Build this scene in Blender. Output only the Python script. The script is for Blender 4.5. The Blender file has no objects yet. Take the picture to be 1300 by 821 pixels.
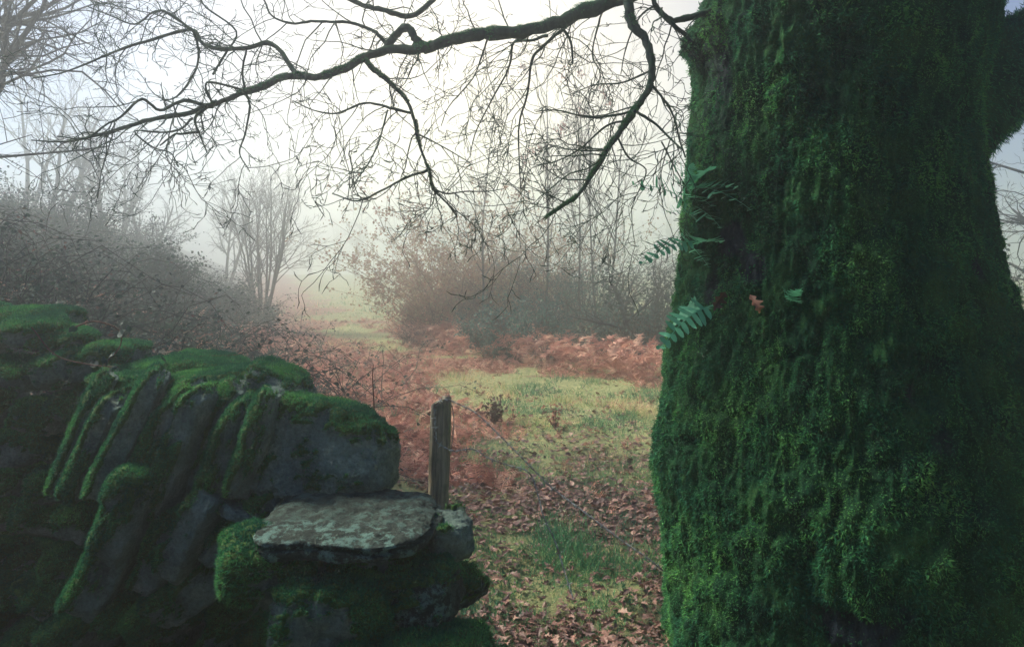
import bpy, math, random
import numpy as np
from mathutils import Vector, Matrix, Quaternion

random.seed(7)
RNG = np.random.default_rng(7)
scene = bpy.context.scene
COL = scene.collection
PI = math.pi
CAM_H = 1.6
F = 975.0           # focal length in photograph pixels
HORIZ = 348.0       # row of the horizon

def P(px, py, d):
    """point seen at a photograph pixel, d metres ahead"""
    return np.array([(px - 650.0) / F * d, d, CAM_H - (py - HORIZ) / F * d])

# ------------------------------------------------------------------ noise
_PERM = np.random.default_rng(11).permutation(256)
_PERM = np.concatenate([_PERM, _PERM, _PERM])
_GR = np.random.default_rng(12).normal(size=(256, 3))
_GR /= np.linalg.norm(_GR, axis=1)[:, None]

def perlin(p):
    p = np.asarray(p, float)
    i = np.floor(p).astype(int); f = p - i
    i &= 255
    u = f * f * f * (f * (f * 6 - 15) + 10)
    out = np.zeros(len(p))
    for dx in (0, 1):
        wx = u[:, 0] if dx else 1 - u[:, 0]
        for dy in (0, 1):
            wy = u[:, 1] if dy else 1 - u[:, 1]
            for dz in (0, 1):
                wz = u[:, 2] if dz else 1 - u[:, 2]
                h = _PERM[_PERM[_PERM[(i[:, 0] + dx) & 255] + ((i[:, 1] + dy) & 255)] + ((i[:, 2] + dz) & 255)]
                g = _GR[h]
                out += wx * wy * wz * (g[:, 0] * (f[:, 0] - dx) + g[:, 1] * (f[:, 1] - dy) + g[:, 2] * (f[:, 2] - dz))
    return out * 1.5

def fbm(p, octaves=4, gain=0.5):
    s = np.zeros(len(p)); a = 1.0; q = np.asarray(p, float).copy()
    for _ in range(octaves):
        s += a * perlin(q); a *= gain; q = q * 2.03 + 17.3
    return s

def worley(p, seed=0):
    """distance to nearest feature point and a random id value per cell"""
    p = np.asarray(p, float)
    i = np.floor(p).astype(int); f = p - i
    best = np.full(len(p), 9.0); val = np.zeros(len(p))
    for dx in (-1, 0, 1):
        for dy in (-1, 0, 1):
            for dz in (-1, 0, 1):
                h = _PERM[_PERM[_PERM[(i[:, 0] + dx + seed) & 255] + ((i[:, 1] + dy) & 255)] + ((i[:, 2] + dz) & 255)]
                o = _GR[h] * 0.35 + 0.5
                d = np.sqrt((dx + o[:, 0] - f[:, 0]) ** 2 + (dy + o[:, 1] - f[:, 1]) ** 2 + (dz + o[:, 2] - f[:, 2]) ** 2)
                m = d < best
                best[m] = d[m]; val[m] = h[m] / 255.0
    return best, val

def sstep(a, b, x):
    t = np.clip((x - a) / (b - a), 0, 1)
    return t * t * (3 - 2 * t)

# ------------------------------------------------------------------ object helpers
def tag(o, label=None, cat=None, group=None, kind=None):
    if label: o['label'] = label
    if cat: o['category'] = cat
    if group: o['group'] = group
    if kind: o['kind'] = kind
    return o

def thing(name, label, cat, loc=(0, 0, 0), group=None):
    o = bpy.data.objects.new(name, None); COL.objects.link(o)
    o.location = tuple(float(v) for v in loc); o.empty_display_size = 0.1
    return tag(o, label, cat, group)

def mesh(name, verts, faces, mat, parent=None, attrs=None, smooth=True):
    """verts Nx3 in world space, faces Mx3 or Mx4 array (or list of such arrays)"""
    verts = np.asarray(verts, np.float32)
    origin = np.zeros(3)
    if parent is not None:
        p = parent
        while p is not None:
            origin = origin + np.array(p.location); p = p.parent
    if isinstance(faces, np.ndarray): faces = [faces]
    faces = [np.asarray(f, np.int32) for f in faces if len(f)]
    me = bpy.data.meshes.new(name)
    me.vertices.add(len(verts))
    me.vertices.foreach_set('co', (verts - origin.astype(np.float32)).astype(np.float32).ravel())
    nl = sum(f.size for f in faces); npoly = sum(len(f) for f in faces)
    me.loops.add(nl); me.polygons.add(npoly)
    me.loops.foreach_set('vertex_index', np.concatenate([f.ravel() for f in faces]))
    tot = np.concatenate([np.full(len(f), f.shape[1], np.int32) for f in faces])
    st = np.concatenate([[0], np.cumsum(tot)[:-1]]).astype(np.int32)
    me.polygons.foreach_set('loop_start', st); me.polygons.foreach_set('loop_total', tot)
    me.polygons.foreach_set('use_smooth', np.full(npoly, smooth))
    me.update(calc_edges=True)
    for k, v in (attrs or {}).items():
        a = me.attributes.new(k, 'FLOAT', 'POINT')
        a.data.foreach_set('value', np.asarray(v, np.float32))
    me.materials.append(mat)
    o = bpy.data.objects.new(name, me); COL.objects.link(o)
    if parent is not None: o.parent = parent
    return o

class Tubes:
    def __init__(self): self.items = {}
    def add(self, pts, rads, sides=5):
        pts = np.asarray(pts, float); rads = np.asarray(rads, float)
        self.items.setdefault((len(pts), sides), []).append((pts, rads))
    def arrays(self):
        V = []; Fq = []; var = []; off = 0
        for (n, k), lst in self.items.items():
            p = np.stack([a for a, _ in lst]); r = np.stack([b for _, b in lst])    # m n 3
            t = np.empty_like(p)
            t[:, 1:-1] = p[:, 2:] - p[:, :-2]; t[:, 0] = p[:, 1] - p[:, 0]; t[:, -1] = p[:, -1] - p[:, -2]
            t /= np.linalg.norm(t, axis=2, keepdims=True) + 1e-9
            mean = p[:, -1] - p[:, 0]; mean /= np.linalg.norm(mean, axis=1, keepdims=True) + 1e-9
            ref = np.tile(np.array([0.13, 0.21, 0.97]), (len(p), 1))
            ref[np.abs(mean[:, 2]) > 0.75] = np.array([0.95, 0.2, 0.1])
            a = np.cross(t, ref[:, None, :]); a /= np.linalg.norm(a, axis=2, keepdims=True) + 1e-9
            b = np.cross(t, a)
            ang = np.arange(k) * 2 * PI / k
            v = p[:, :, None, :] + r[:, :, None, None] * (a[:, :, None, :] * np.cos(ang)[None, None, :, None] + b[:, :, None, :] * np.sin(ang)[None, None, :, None])
            m = len(p)
            V.append(v.reshape(-1, 3)); var.append(np.repeat(RNG.random(m), n * k))
            i = np.arange(n - 1)[:, None] * k; j = np.arange(k)[None, :]; j2 = (j + 1) % k
            q = np.stack([i + j, i + j2, i + k + j2, i + k + j], -1).reshape(-1, 4)
            q = (q[None] + (np.arange(m) * n * k)[:, None, None]).reshape(-1, 4) + off
            Fq.append(q); off += m * n * k
        return np.concatenate(V), np.concatenate(Fq), np.concatenate(var)
    def build(self, name, mat, parent=None):
        if not self.items: return None
        v, f, a = self.arrays()
        return mesh(name, v, f, mat, parent, {'var': a})

def frames(d, n=None):
    """rotation matrices with local y along d, local z close to n"""
    d = d / (np.linalg.norm(d, axis=1, keepdims=True) + 1e-9)
    if n is None: n = RNG.normal(size=d.shape)
    x = np.cross(d, n); x /= np.linalg.norm(x, axis=1, keepdims=True) + 1e-9
    z = np.cross(x, d)
    return np.stack([x, d, z], 2)       # columns

def scatter(tv, tf, pos, R, s):
    """copies of a template (local verts, faces) at pos with rotation R and scale s"""
    s = np.asarray(s, float)
    if s.ndim == 1: s = np.repeat(s[:, None], 3, 1)
    v = np.einsum('nij,nmj->nmi', R, tv[None] * s[:, None, :]) + pos[:, None, :]
    n, m = v.shape[:2]
    f = (tf[None] + (np.arange(n) * m)[:, None, None]).reshape(-1, tf.shape[1])
    return v.reshape(-1, 3), f

def join_parts(parts):
    V = []; Fs = {}; A = []; off = 0
    for v, f, a in parts:
        V.append(v); A.append(a); Fs.setdefault(f.shape[1], []).append(f + off); off += len(v)
    return np.concatenate(V), [np.concatenate(x) for x in Fs.values()], np.concatenate(A)

# ------------------------------------------------------------------ materials
def nt(mat): return mat.node_tree.nodes, mat.node_tree.links

def mat_new(name, rough=0.9, spec=0.15):
    m = bpy.data.materials.new(name); m.use_nodes = True
    n, l = nt(m); b = n['Principled BSDF']
    b.inputs['Roughness'].default_value = rough
    b.inputs['Specular IOR Level'].default_value = spec
    return m, n, l, b

def ramp(n, stops, interp='LINEAR'):
    r = n.new('ShaderNodeValToRGB'); r.color_ramp.interpolation = interp
    e = r.color_ramp.elements
    e[0].position = stops[0][0]; e[0].color = (*stops[0][1], 1)
    e[1].position = stops[-1][0]; e[1].color = (*stops[-1][1], 1)
    for p, c in stops[1:-1]:
        x = e.new(p); x.color = (*c, 1)
    return r

def noise_node(n, l, scale, detail=6, rough=0.6, coord=None, vec_scale=None):
    t = n.new('ShaderNodeTexNoise'); t.inputs['Scale'].default_value = scale
    t.inputs['Detail'].default_value = detail; t.inputs['Roughness'].default_value = rough
    if coord is None:
        g = n.new('ShaderNodeNewGeometry'); coord = g.outputs['Position']
    if vec_scale:
        mp = n.new('ShaderNodeMapping'); mp.inputs['Scale'].default_value = vec_scale
        l.new(coord, mp.inputs['Vector']); coord = mp.outputs['Vector']
    l.new(coord, t.inputs['Vector'])
    return t

def bump(n, l, b, src, strength, dist):
    k = n.new('ShaderNodeBump'); k.inputs['Strength'].default_value = strength
    k.inputs['Distance'].default_value = dist
    l.new(src, k.inputs['Height']); l.new(k.outputs['Normal'], b.inputs['Normal'])

def leaf_mat(name, stops, rough=0.75, transl=0.3, spec=0.2):
    """colour from the per-leaf attribute 'var' and light through the leaf"""
    m, n, l, b = mat_new(name, rough, spec)
    a = n.new('ShaderNodeAttribute'); a.attribute_name = 'var'
    r = ramp(n, stops); l.new(a.outputs['Fac'], r.inputs['Fac'])
    l.new(r.outputs['Color'], b.inputs['Base Color'])
    t = n.new('ShaderNodeBsdfTranslucent'); l.new(r.outputs['Color'], t.inputs['Color'])
    mx = n.new('ShaderNodeMixShader'); mx.inputs['Fac'].default_value = transl
    out = n['Material Output']
    l.new(b.outputs[0], mx.inputs[1]); l.new(t.outputs[0], mx.inputs[2]); l.new(mx.outputs[0], out.inputs['Surface'])
    return m

def bark_mat(name, c0, c1, c2, scale=20, moss=None):
    m, n, l, b = mat_new(name, 0.92, 0.1)
    t = noise_node(n, l, scale, 8, 0.65, vec_scale=(1, 1, 0.35))
    r = ramp(n, [(0.3, c0), (0.55, c1), (0.75, c2)]); l.new(t.outputs['Fac'], r.inputs['Fac'])
    col = r.outputs['Color']
    if moss:
        g = n.new('ShaderNodeNewGeometry'); sp = n.new('ShaderNodeSeparateXYZ'); l.new(g.outputs['Normal'], sp.inputs[0])
        t2 = noise_node(n, l, 9, 4)
        ad = n.new('ShaderNodeMath'); ad.operation = 'ADD'; l.new(sp.outputs['Z'], ad.inputs[0]); l.new(t2.outputs['Fac'], ad.inputs[1])
        mr = n.new('ShaderNodeMapRange'); mr.inputs['From Min'].default_value = 0.6; mr.inputs['From Max'].default_value = 1.1
        l.new(ad.outputs[0], mr.inputs['Value'])
        mx = n.new('ShaderNodeMixRGB'); l.new(mr.outputs[0], mx.inputs['Fac']); l.new(col, mx.inputs[1]); mx.inputs[2].default_value = (*moss, 1)
        col = mx.outputs[0]
    l.new(col, b.inputs['Base Color'])
    bump(n, l, b, t.outputs['Fac'], 0.6, 0.01)
    return m

M = {}
M['oak_twig'] = bark_mat('oak twig bark', (0.018, 0.03, 0.03), (0.035, 0.055, 0.05), (0.06, 0.085, 0.07), 60, (0.02, 0.06, 0.035))
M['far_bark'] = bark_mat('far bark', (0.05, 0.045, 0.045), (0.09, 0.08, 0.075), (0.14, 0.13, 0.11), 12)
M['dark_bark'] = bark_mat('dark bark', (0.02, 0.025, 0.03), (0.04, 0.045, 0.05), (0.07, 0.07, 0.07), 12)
M['bramble_stem'] = bark_mat('bramble stem', (0.06, 0.03, 0.03), (0.11, 0.06, 0.05), (0.16, 0.11, 0.08), 30)
M['dead_stem'] = bark_mat('dead stem', (0.10, 0.07, 0.05), (0.2, 0.14, 0.1), (0.3, 0.22, 0.16), 30)
M['moss_fibre'] = leaf_mat('moss fibres', [(0, (0.014, 0.08, 0.06)), (0.45, (0.04, 0.18, 0.08)), (0.8, (0.10, 0.30, 0.08)), (1, (0.15, 0.36, 0.10))], 0.9, 0.3, 0.05)
M['grass'] = leaf_mat('grass blades', [(0, (0.03, 0.15, 0.09)), (0.4, (0.10, 0.30, 0.13)), (0.65, (0.42, 0.46, 0.19)), (1, (0.74, 0.56, 0.34))], 0.7, 0.35)
M['litter'] = leaf_mat('fallen leaves', [(0, (0.05, 0.022, 0.025)), (0.4, (0.13, 0.065, 0.055)), (0.75, (0.26, 0.13, 0.10)), (1, (0.44, 0.28, 0.22))], 0.55, 0.1, 0.4)
M['bracken'] = leaf_mat('dead bracken', [(0, (0.11, 0.035, 0.035)), (0.4, (0.42, 0.18, 0.14)), (0.8, (0.66, 0.35, 0.27)), (1, (0.78, 0.56, 0.43))], 0.8, 0.25)
M['bramble_leaf'] = leaf_mat('bramble leaves', [(0, (0.010, 0.028, 0.030)), (0.5, (0.022, 0.06, 0.05)), (0.85, (0.04, 0.10, 0.06)), (1, (0.16, 0.07, 0.06))], 0.6, 0.15, 0.25)
M['teal_leaf'] = leaf_mat('evergreen bramble leaves', [(0, (0.02, 0.07, 0.07)), (0.5, (0.045, 0.14, 0.12)), (0.85, (0.09, 0.22, 0.16)), (1, (0.26, 0.14, 0.11))], 0.6, 0.25, 0.2)
M['pale_leaf'] = leaf_mat('withered hedge leaves', [(0, (0.20, 0.10, 0.07)), (0.5, (0.42, 0.24, 0.16)), (0.8, (0.30, 0.28, 0.16)), (1, (0.55, 0.42, 0.27))], 0.8, 0.3)
M['fern'] = leaf_mat('fern fronds', [(0, (0.08, 0.32, 0.18)), (0.6, (0.14, 0.46, 0.28)), (1, (0.28, 0.60, 0.34))], 0.55, 0.35, 0.3)
M['dead_leaf'] = leaf_mat('brown oak leaf', [(0, (0.07, 0.035, 0.03)), (1, (0.40, 0.19, 0.12))], 0.6, 0.2, 0.3)

def moss_body_mat():
    m, n, l, b = mat_new('moss body', 0.95, 0.05)
    t = noise_node(n, l, 7, 5, 0.6); t2 = noise_node(n, l, 160, 4, 0.7)
    r = ramp(n, [(0.3, (0.010, 0.036, 0.028)), (0.5, (0.024, 0.085, 0.040)), (0.7, (0.05, 0.13, 0.045))])
    l.new(t.outputs['Fac'], r.inputs['Fac'])
    mx = n.new('ShaderNodeMixRGB'); mx.blend_type = 'MULTIPLY'; mx.inputs['Fac'].default_value = 0.7
    r2 = ramp(n, [(0.3, (0.35, 0.35, 0.35)), (0.65, (1.3, 1.3, 1.2))]); l.new(t2.outputs['Fac'], r2.inputs['Fac'])
    l.new(r.outputs[0], mx.inputs[1]); l.new(r2.outputs[0], mx.inputs[2])
    # bare bark in patches given by the 'bark' attribute
    a = n.new('ShaderNodeAttribute'); a.attribute_name = 'bark'
    m2 = n.new('ShaderNodeMixRGB'); l.new(a.outputs['Fac'], m2.inputs['Fac']); l.new(mx.outputs[0], m2.inputs[1])
    t3 = noise_node(n, l, 45, 6, 0.7, vec_scale=(1, 1, 0.3))
    r3 = ramp(n, [(0.3, (0.010, 0.013, 0.018)), (0.7, (0.05, 0.065, 0.08))]); l.new(t3.outputs['Fac'], r3.inputs['Fac'])
    l.new(r3.outputs[0], m2.inputs[2])
    l.new(m2.outputs[0], b.inputs['Base Color'])
    bump(n, l, b, t2.outputs['Fac'], 1.0, 0.012)
    return m
M['moss_body'] = moss_body_mat()

def stone_mat(name, lichen=0.0, dk=1.0):
    m, n, l, b = mat_new(name, 0.85, 0.25)
    t = noise_node(n, l, 9, 9, 0.7); tf = noise_node(n, l, 90, 6, 0.7)
    r = ramp(n, [(0.28, (0.025 * dk, 0.037 * dk, 0.036 * dk)), (0.5, (0.058 * dk, 0.088 * dk, 0.075 * dk)), (0.72, (0.115 * dk, 0.15 * dk, 0.12 * dk))])
    l.new(t.outputs['Fac'], r.inputs['Fac'])
    mx = n.new('ShaderNodeMixRGB'); mx.blend_type = 'MULTIPLY'; mx.inputs['Fac'].default_value = 0.8
    r2 = ramp(n, [(0.35, (0.5, 0.5, 0.5)), (0.65, (1.3, 1.3, 1.3))]); l.new(tf.outputs['Fac'], r2.inputs['Fac'])
    l.new(r.outputs[0], mx.inputs[1]); l.new(r2.outputs[0], mx.inputs[2])
    col = mx.outputs[0]
    if lichen > 0:
        tl = noise_node(n, l, 26, 8, 0.75)
        rl = ramp(n, [(0.60 - lichen * 0.12, (0, 0, 0)), (0.66 - lichen * 0.10, (1, 1, 1))]); l.new(tl.outputs['Fac'], rl.inputs['Fac'])
        al = n.new('ShaderNodeAttribute'); al.attribute_name = 'lichen'
        ml = n.new('ShaderNodeMath'); ml.operation = 'MULTIPLY'; l.new(rl.outputs[0], ml.inputs[0]); l.new(al.outputs['Fac'], ml.inputs[1])
        m4 = n.new('ShaderNodeMixRGB'); l.new(ml.outputs[0], m4.inputs['Fac']); l.new(col, m4.inputs[1]); m4.inputs[2].default_value = (0.13, 0.24, 0.21, 1)
        col = m4.outputs[0]
    a = n.new('ShaderNodeAttribute'); a.attribute_name = 'moss'
    tm = noise_node(n, l, 30, 5, 0.7)
    ad = n.new('ShaderNodeMath'); ad.operation = 'ADD'; l.new(a.outputs['Fac'], ad.inputs[0]); l.new(tm.outputs['Fac'], ad.inputs[1])
    mr = n.new('ShaderNodeMapRange'); mr.inputs['From Min'].default_value = 0.85; mr.inputs['From Max'].default_value = 1.05
    l.new(ad.outputs[0], mr.inputs['Value'])
    m3 = n.new('ShaderNodeMixRGB'); l.new(mr.outputs[0], m3.inputs['Fac']); l.new(col, m3.inputs[1])
    rm = ramp(n, [(0.3, (0.018, 0.05, 0.012)), (0.7, (0.06, 0.13, 0.02))]); l.new(tf.outputs['Fac'], rm.inputs['Fac'])
    l.new(rm.outputs[0], m3.inputs[2])
    l.new(m3.outputs[0], b.inputs['Base Color'])
    bump(n, l, b, tf.outputs['Fac'], 1.0, 0.014)
    return m
M['stone'] = stone_mat('wall stone', 0.4, 2.0)
M['boulder'] = stone_mat('boulder stone', 0.4, 2.2)
M['slab'] = stone_mat('step slab stone', 1.0, 0.42)

def ground_mat():
    m, n, l, b = mat_new('meadow ground', 0.95, 0.1)
    t1 = noise_node(n, l, 0.9, 8, 0.65); t2 = noise_node(n, l, 14, 8, 0.7); t3 = noise_node(n, l, 70, 5, 0.7)
    rg = ramp(n, [(0.3, (0.07, 0.12, 0.07)), (0.5, (0.26, 0.28, 0.13)), (0.68, (0.50, 0.42, 0.22))]); l.new(t2.outputs['Fac'], rg.inputs['Fac'])
    rb = ramp(n, [(0.3, (0.10, 0.05, 0.04)), (0.5, (0.24, 0.11, 0.08)), (0.7, (0.40, 0.21, 0.14))]); l.new(t2.outputs['Fac'], rb.inputs['Fac'])
    rs = ramp(n, [(0.3, (0.015, 0.02, 0.022)), (0.7, (0.08, 0.062, 0.055))]); l.new(t3.outputs['Fac'], rs.inputs['Fac'])
    ab = n.new('ShaderNodeAttribute'); ab.attribute_name = 'bracken'
    al = n.new('ShaderNodeAttribute'); al.attribute_name = 'soil'
    def mixat(fac, tn, c1, c2, sharp=0.25):
        ad = n.new('ShaderNodeMath'); ad.operation = 'ADD'; l.new(fac, ad.inputs[0]); l.new(tn.outputs['Fac'], ad.inputs[1])
        mr = n.new('ShaderNodeMapRange'); mr.inputs['From Min'].default_value = 1 - sharp; mr.inputs['From Max'].default_value = 1 + sharp
        l.new(ad.outputs[0], mr.inputs['Value'])
        mx = n.new('ShaderNodeMixRGB'); l.new(mr.outputs[0], mx.inputs['Fac']); l.new(c1, mx.inputs[1]); l.new(c2, mx.inputs[2])
        return mx.outputs[0]
    c = mixat(ab.outputs['Fac'], t1, rg.outputs[0], rb.outputs[0])
    c = mixat(al.outputs['Fac'], t2, c, rs.outputs[0])
    l.new(c, b.inputs['Base Color'])
    bump(n, l, b, t3.outputs['Fac'], 0.8, 0.03)
    return m
M['ground'] = ground_mat()

def wood_mat():
    m, n, l, b = mat_new('weathered post wood', 0.85, 0.2)
    t = noise_node(n, l, 70, 8, 0.7, vec_scale=(1, 1, 0.06)); t2 = noise_node(n, l, 14, 4)
    r = ramp(n, [(0.3, (0.08, 0.07, 0.055)), (0.5, (0.24, 0.21, 0.155)), (0.72, (0.42, 0.37, 0.28))]); l.new(t.outputs['Fac'], r.inputs['Fac'])
    mx = n.new('ShaderNodeMixRGB'); mx.blend_type = 'MIX'; mr = n.new('ShaderNodeMapRange')
    mr.inputs['From Min'].default_value = 0.52; mr.inputs['From Max'].default_value = 0.7; mr.inputs['To Max'].default_value = 0.6
    l.new(t2.outputs['Fac'], mr.inputs['Value']); l.new(mr.outputs[0], mx.inputs['Fac'])
    l.new(r.outputs[0], mx.inputs[1]); mx.inputs[2].default_value = (0.06, 0.09, 0.05, 1)
    l.new(mx.outputs[0], b.inputs['Base Color']); bump(n, l, b, t.outputs['Fac'], 0.9, 0.006)
    return m
M['wood'] = wood_mat()
def wire_mat():
    m, n, l, b = mat_new('rusty galvanised wire', 0.5, 0.5)
    t = noise_node(n, l, 60, 5)
    r = ramp(n, [(0.35, (0.14, 0.09, 0.07)), (0.5, (0.22, 0.25, 0.25)), (0.7, (0.42, 0.46, 0.46))]); l.new(t.outputs['Fac'], r.inputs['Fac'])
    l.new(r.outputs[0], b.inputs['Base Color']); b.inputs['Metallic'].default_value = 0.4
    return m
M['wire'] = wire_mat()

# ------------------------------------------------------------------ terrain
def bank_line(y): return -1.0 - 0.36 * (y - 5.0)

def ground_z(x, y):
    x = np.asarray(x, float); y = np.asarray(y, float)
    s = bank_line(y) - x
    sp = np.log1p(np.exp(np.clip(s * 1.6, -30, 30))) / 1.6
    bank = 11 * (1 - np.exp(-0.50 * sp / 11)) * sstep(3.2, 5.6, y)
    bank = bank + 6.0 * sstep(3, 14, -x - 3.5) * (1 - sstep(3.2, 5.6, y))
    back = 2.0 * sstep(3, 18, -y)  # unseen rise behind the camera, put in to darken light from behind
    s2 = x - (4.2 + 0.75 * y)
    sp2 = np.log1p(np.exp(np.clip(s2, -30, 30)))
    right = 6 * (1 - np.exp(-0.35 * sp2 / 6))
    p = np.stack([x, y, np.zeros_like(x)], -1).reshape(-1, 3)
    nz = fbm(p * 0.35, 4).reshape(x.shape) * 0.10 + fbm(p * 1.9 + 5, 3).reshape(x.shape) * 0.03
    far = 1.5 * sstep(18, 95, y)
    return bank + back + right + far + nz * np.minimum(1.5, 0.6 + sp * 0.3)

def bracken_mask(x, y):
    s = bank_line(y) - x
    p = np.stack([x, y, np.zeros_like(x)], -1).reshape(-1, 3)
    w = fbm(p * 0.35 + 3, 4).reshape(x.shape)
    w2 = fbm(p * 1.3 + 9, 3).reshape(x.shape)
    b1 = sstep(-2.6 - 0.04 * y, -0.8 - 0.04 * y, s + w * 2.0) * sstep(4.6, 6.5, y)           # along the bank foot
    edge = 13.2 - np.where(x > 0, x * 1.0, x * 1.9)
    b2 = (0.35 + 0.65 * sstep(-0.25, 0.1, w2 + w * .5)) * sstep(-0.6, 0.6, y - edge + w * 2.6 + w2 * 1.2) * (1 - sstep(4, 7, y - edge + w * 3)) * sstep(-6.5, -4.0, x)   # in front of the thicket
    return np.clip(np.maximum(b1, b2 * 0.95) + w2 * 0.25, 0, 1)

def path_mask(x, y):
    """trodden leafy strip winding down to the gap by the tree"""
    cx = 0.62 + 0.10 * (y - 3) + 0.25 * np.sin(y * 0.7)
    p = np.stack([x, y, np.zeros_like(x)], -1).reshape(-1, 3)
    w = fbm(p * 1.1 + 31, 4).reshape(x.shape)
    return (1 - sstep(0.2, 1.15, np.abs(x - cx) + w * 1.1)) * (1 - sstep(5.5, 9.0, y + w * 1.5)) * 0.8

N = 520
u = np.linspace(-1, 1, N)
gx = 320 * np.sinh(5.4 * u) / np.sinh(5.4)
gy = 7 + 320 * np.sinh(5.4 * u) / np.sinh(5.4)
X, Y = np.meshgrid(gx, gy)
Z = ground_z(X, Y)
V = np.stack([X, Y, Z], -1).reshape(-1, 3)
i = (np.arange(N - 1)[:, None] * N + np.arange(N - 1)[None, :]).ravel()
Fq = np.stack([i, i + 1, i + N + 1, i + N], 1)
bm_ = bracken_mask(X, Y).ravel()
so_ = np.maximum(np.maximum(path_mask(X, Y) * 0.8, 0.3 * (1 - sstep(6, 11, Y))), sstep(-0.5, 1.5, bank_line(Y) - X) * 1.0).ravel()
ground = mesh('ground', V, Fq, M['ground'], None, {'bracken': bm_, 'soil': so_})
tag(ground, 'sloping rough meadow with a rising bank on the left', None, None, 'structure')

def on_ground(x, y, dz=0.0):
    x = np.atleast_1d(x); y = np.atleast_1d(y)
    return np.stack([x, y, ground_z(x, y) + dz], 1)

# ------------------------------------------------------------------ tree growth
def unit(v): return v / (np.linalg.norm(v) + 1e-9)

def grow(out, pos, d, length, rad, level, prm, rnd):
    """out: dict level -> list of (pts, rads)"""
    n = prm.get('seg', [7, 6, 5, 4])[min(level, 3)]
    pts = [pos]; rads = [rad]; dd = unit(d)
    wob = prm['wob'][min(level, len(prm['wob']) - 1)]
    up = prm['up'][min(level, len(prm['up']) - 1)]
    end = prm.get('end', 0.35)
    for k in range(n):
        dd = unit(dd + rnd.normal(size=3) * wob + np.array([0, 0, up]))
        pos = pos + dd * length / n
        pts.append(pos); rads.append(rad * (1 - (1 - end) * (k + 1) / n))
    out.setdefault(level, []).append((np.array(pts), np.array(rads)))
    if level >= prm['levels']: return
    kids = prm['kids'][min(level, len(prm['kids']) - 1)]
    kids = max(1, int(round(kids * rnd.uniform(0.75, 1.25))))
    for c in range(kids):
        t = rnd.uniform(prm.get('start', [0.3, 0.15, 0.1])[min(level, 2)], 1.0) if c else 1.0
        f = t * n; i0 = min(int(f), n - 1); w = f - i0
        p0 = pts[i0] * (1 - w) + pts[i0 + 1] * w
        r0 = rads[i0] * (1 - w) + rads[i0 + 1] * w
        td = unit(pts[i0 + 1] - pts[i0])
        side = unit(np.cross(td, rnd.normal(size=3)))
        a = math.radians(rnd.uniform(*prm['angle'])) * (0.5 if c == 0 else 1)
        nd = td * math.cos(a) + side * math.sin(a)
        ln = length * prm['len'][min(level, len(prm['len']) - 1)] * rnd.uniform(0.6, 1.25) * (1.15 - 0.45 * t)
        grow(out, p0, nd, ln, max(r0 * prm.get('rr', 0.62), prm.get('rmin', 0.002)), level + 1, prm, rnd)

BASE_PRM = dict(levels=3, kids=[7, 6, 5], len=[0.55, 0.5, 0.5], angle=(25, 60), wob=[0.10, 0.16, 0.22, 0.25], up=[0.05, 0.05, 0.03, 0.0], rmin=0.003)

def tree(name, label, cat, x, y, height, seed, stems=1, rad=0.08, spread=0.15, mat='far_bark', group=None, zbase=None, **over):
    rnd = np.random.default_rng(seed)
    prm = dict(BASE_PRM); prm.update(over)
    z = float(ground_z(np.array([x]), np.array([y]))[0]) - 0.05 if zbase is None else zbase
    root = thing(name, label, cat, (x, y, z), group)
    out = {}
    for s in range(stems):
        a = rnd.uniform(0, 2 * PI)
        off = np.array([math.cos(a), math.sin(a), 0]) * rad * (1.2 if stems > 1 else 0)
        d = np.array([math.cos(a) * spread, math.sin(a) * spread, 1.0]) if stems > 1 else np.array([over.get('lean', 0.0), 0, 1.0])
        grow(out, np.array([x, y, z]) + off, d, height * rnd.uniform(0.8, 1.0) * prm.get('trunkfrac', 0.75), rad * rnd.uniform(0.7, 1), 0, prm, rnd)
    T = Tubes()
    for p, r in out[0]: T.add(p, r * np.linspace(1.15, 1, len(r)), 7)
    T.build('trunk', M[mat], root)
    B = Tubes()
    for lv in range(1, prm['levels'] + 1):
        for p, r in out.get(lv, []): B.add(p, r, 4 if lv == 1 else 3)
    B.build('branches', M[mat], root)
    return root, out

# ------------------------------------------------------------------ small shapes for scattering
BLADE_V = np.array([[-.5, 0, 0], [.5, 0, 0], [-.38, .5, .05], [.38, .5, .05], [0, 1, .28]], float); BLADE_F = np.array([[0, 1, 3], [0, 3, 2], [2, 3, 4]])
TRI_V = np.array([[-.5, 0, 0], [.5, 0, 0], [0, 1, .15]], float); TRI_F = np.array([[0, 1, 2]])
LEAF_V = np.array([[0, 0, 0], [-.30, .25, .08], [0, .3, 0], [.30, .25, .08], [-.36, .6, .10], [0, .62, -.02], [.36, .6, .10], [0, 1, .12]], float)
LEAF_F = np.array([[0, 2, 1], [0, 3, 2], [1, 2, 4], [2, 5, 4], [2, 3, 5], [3, 6, 5], [4, 5, 7], [5, 6, 7]])

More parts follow.
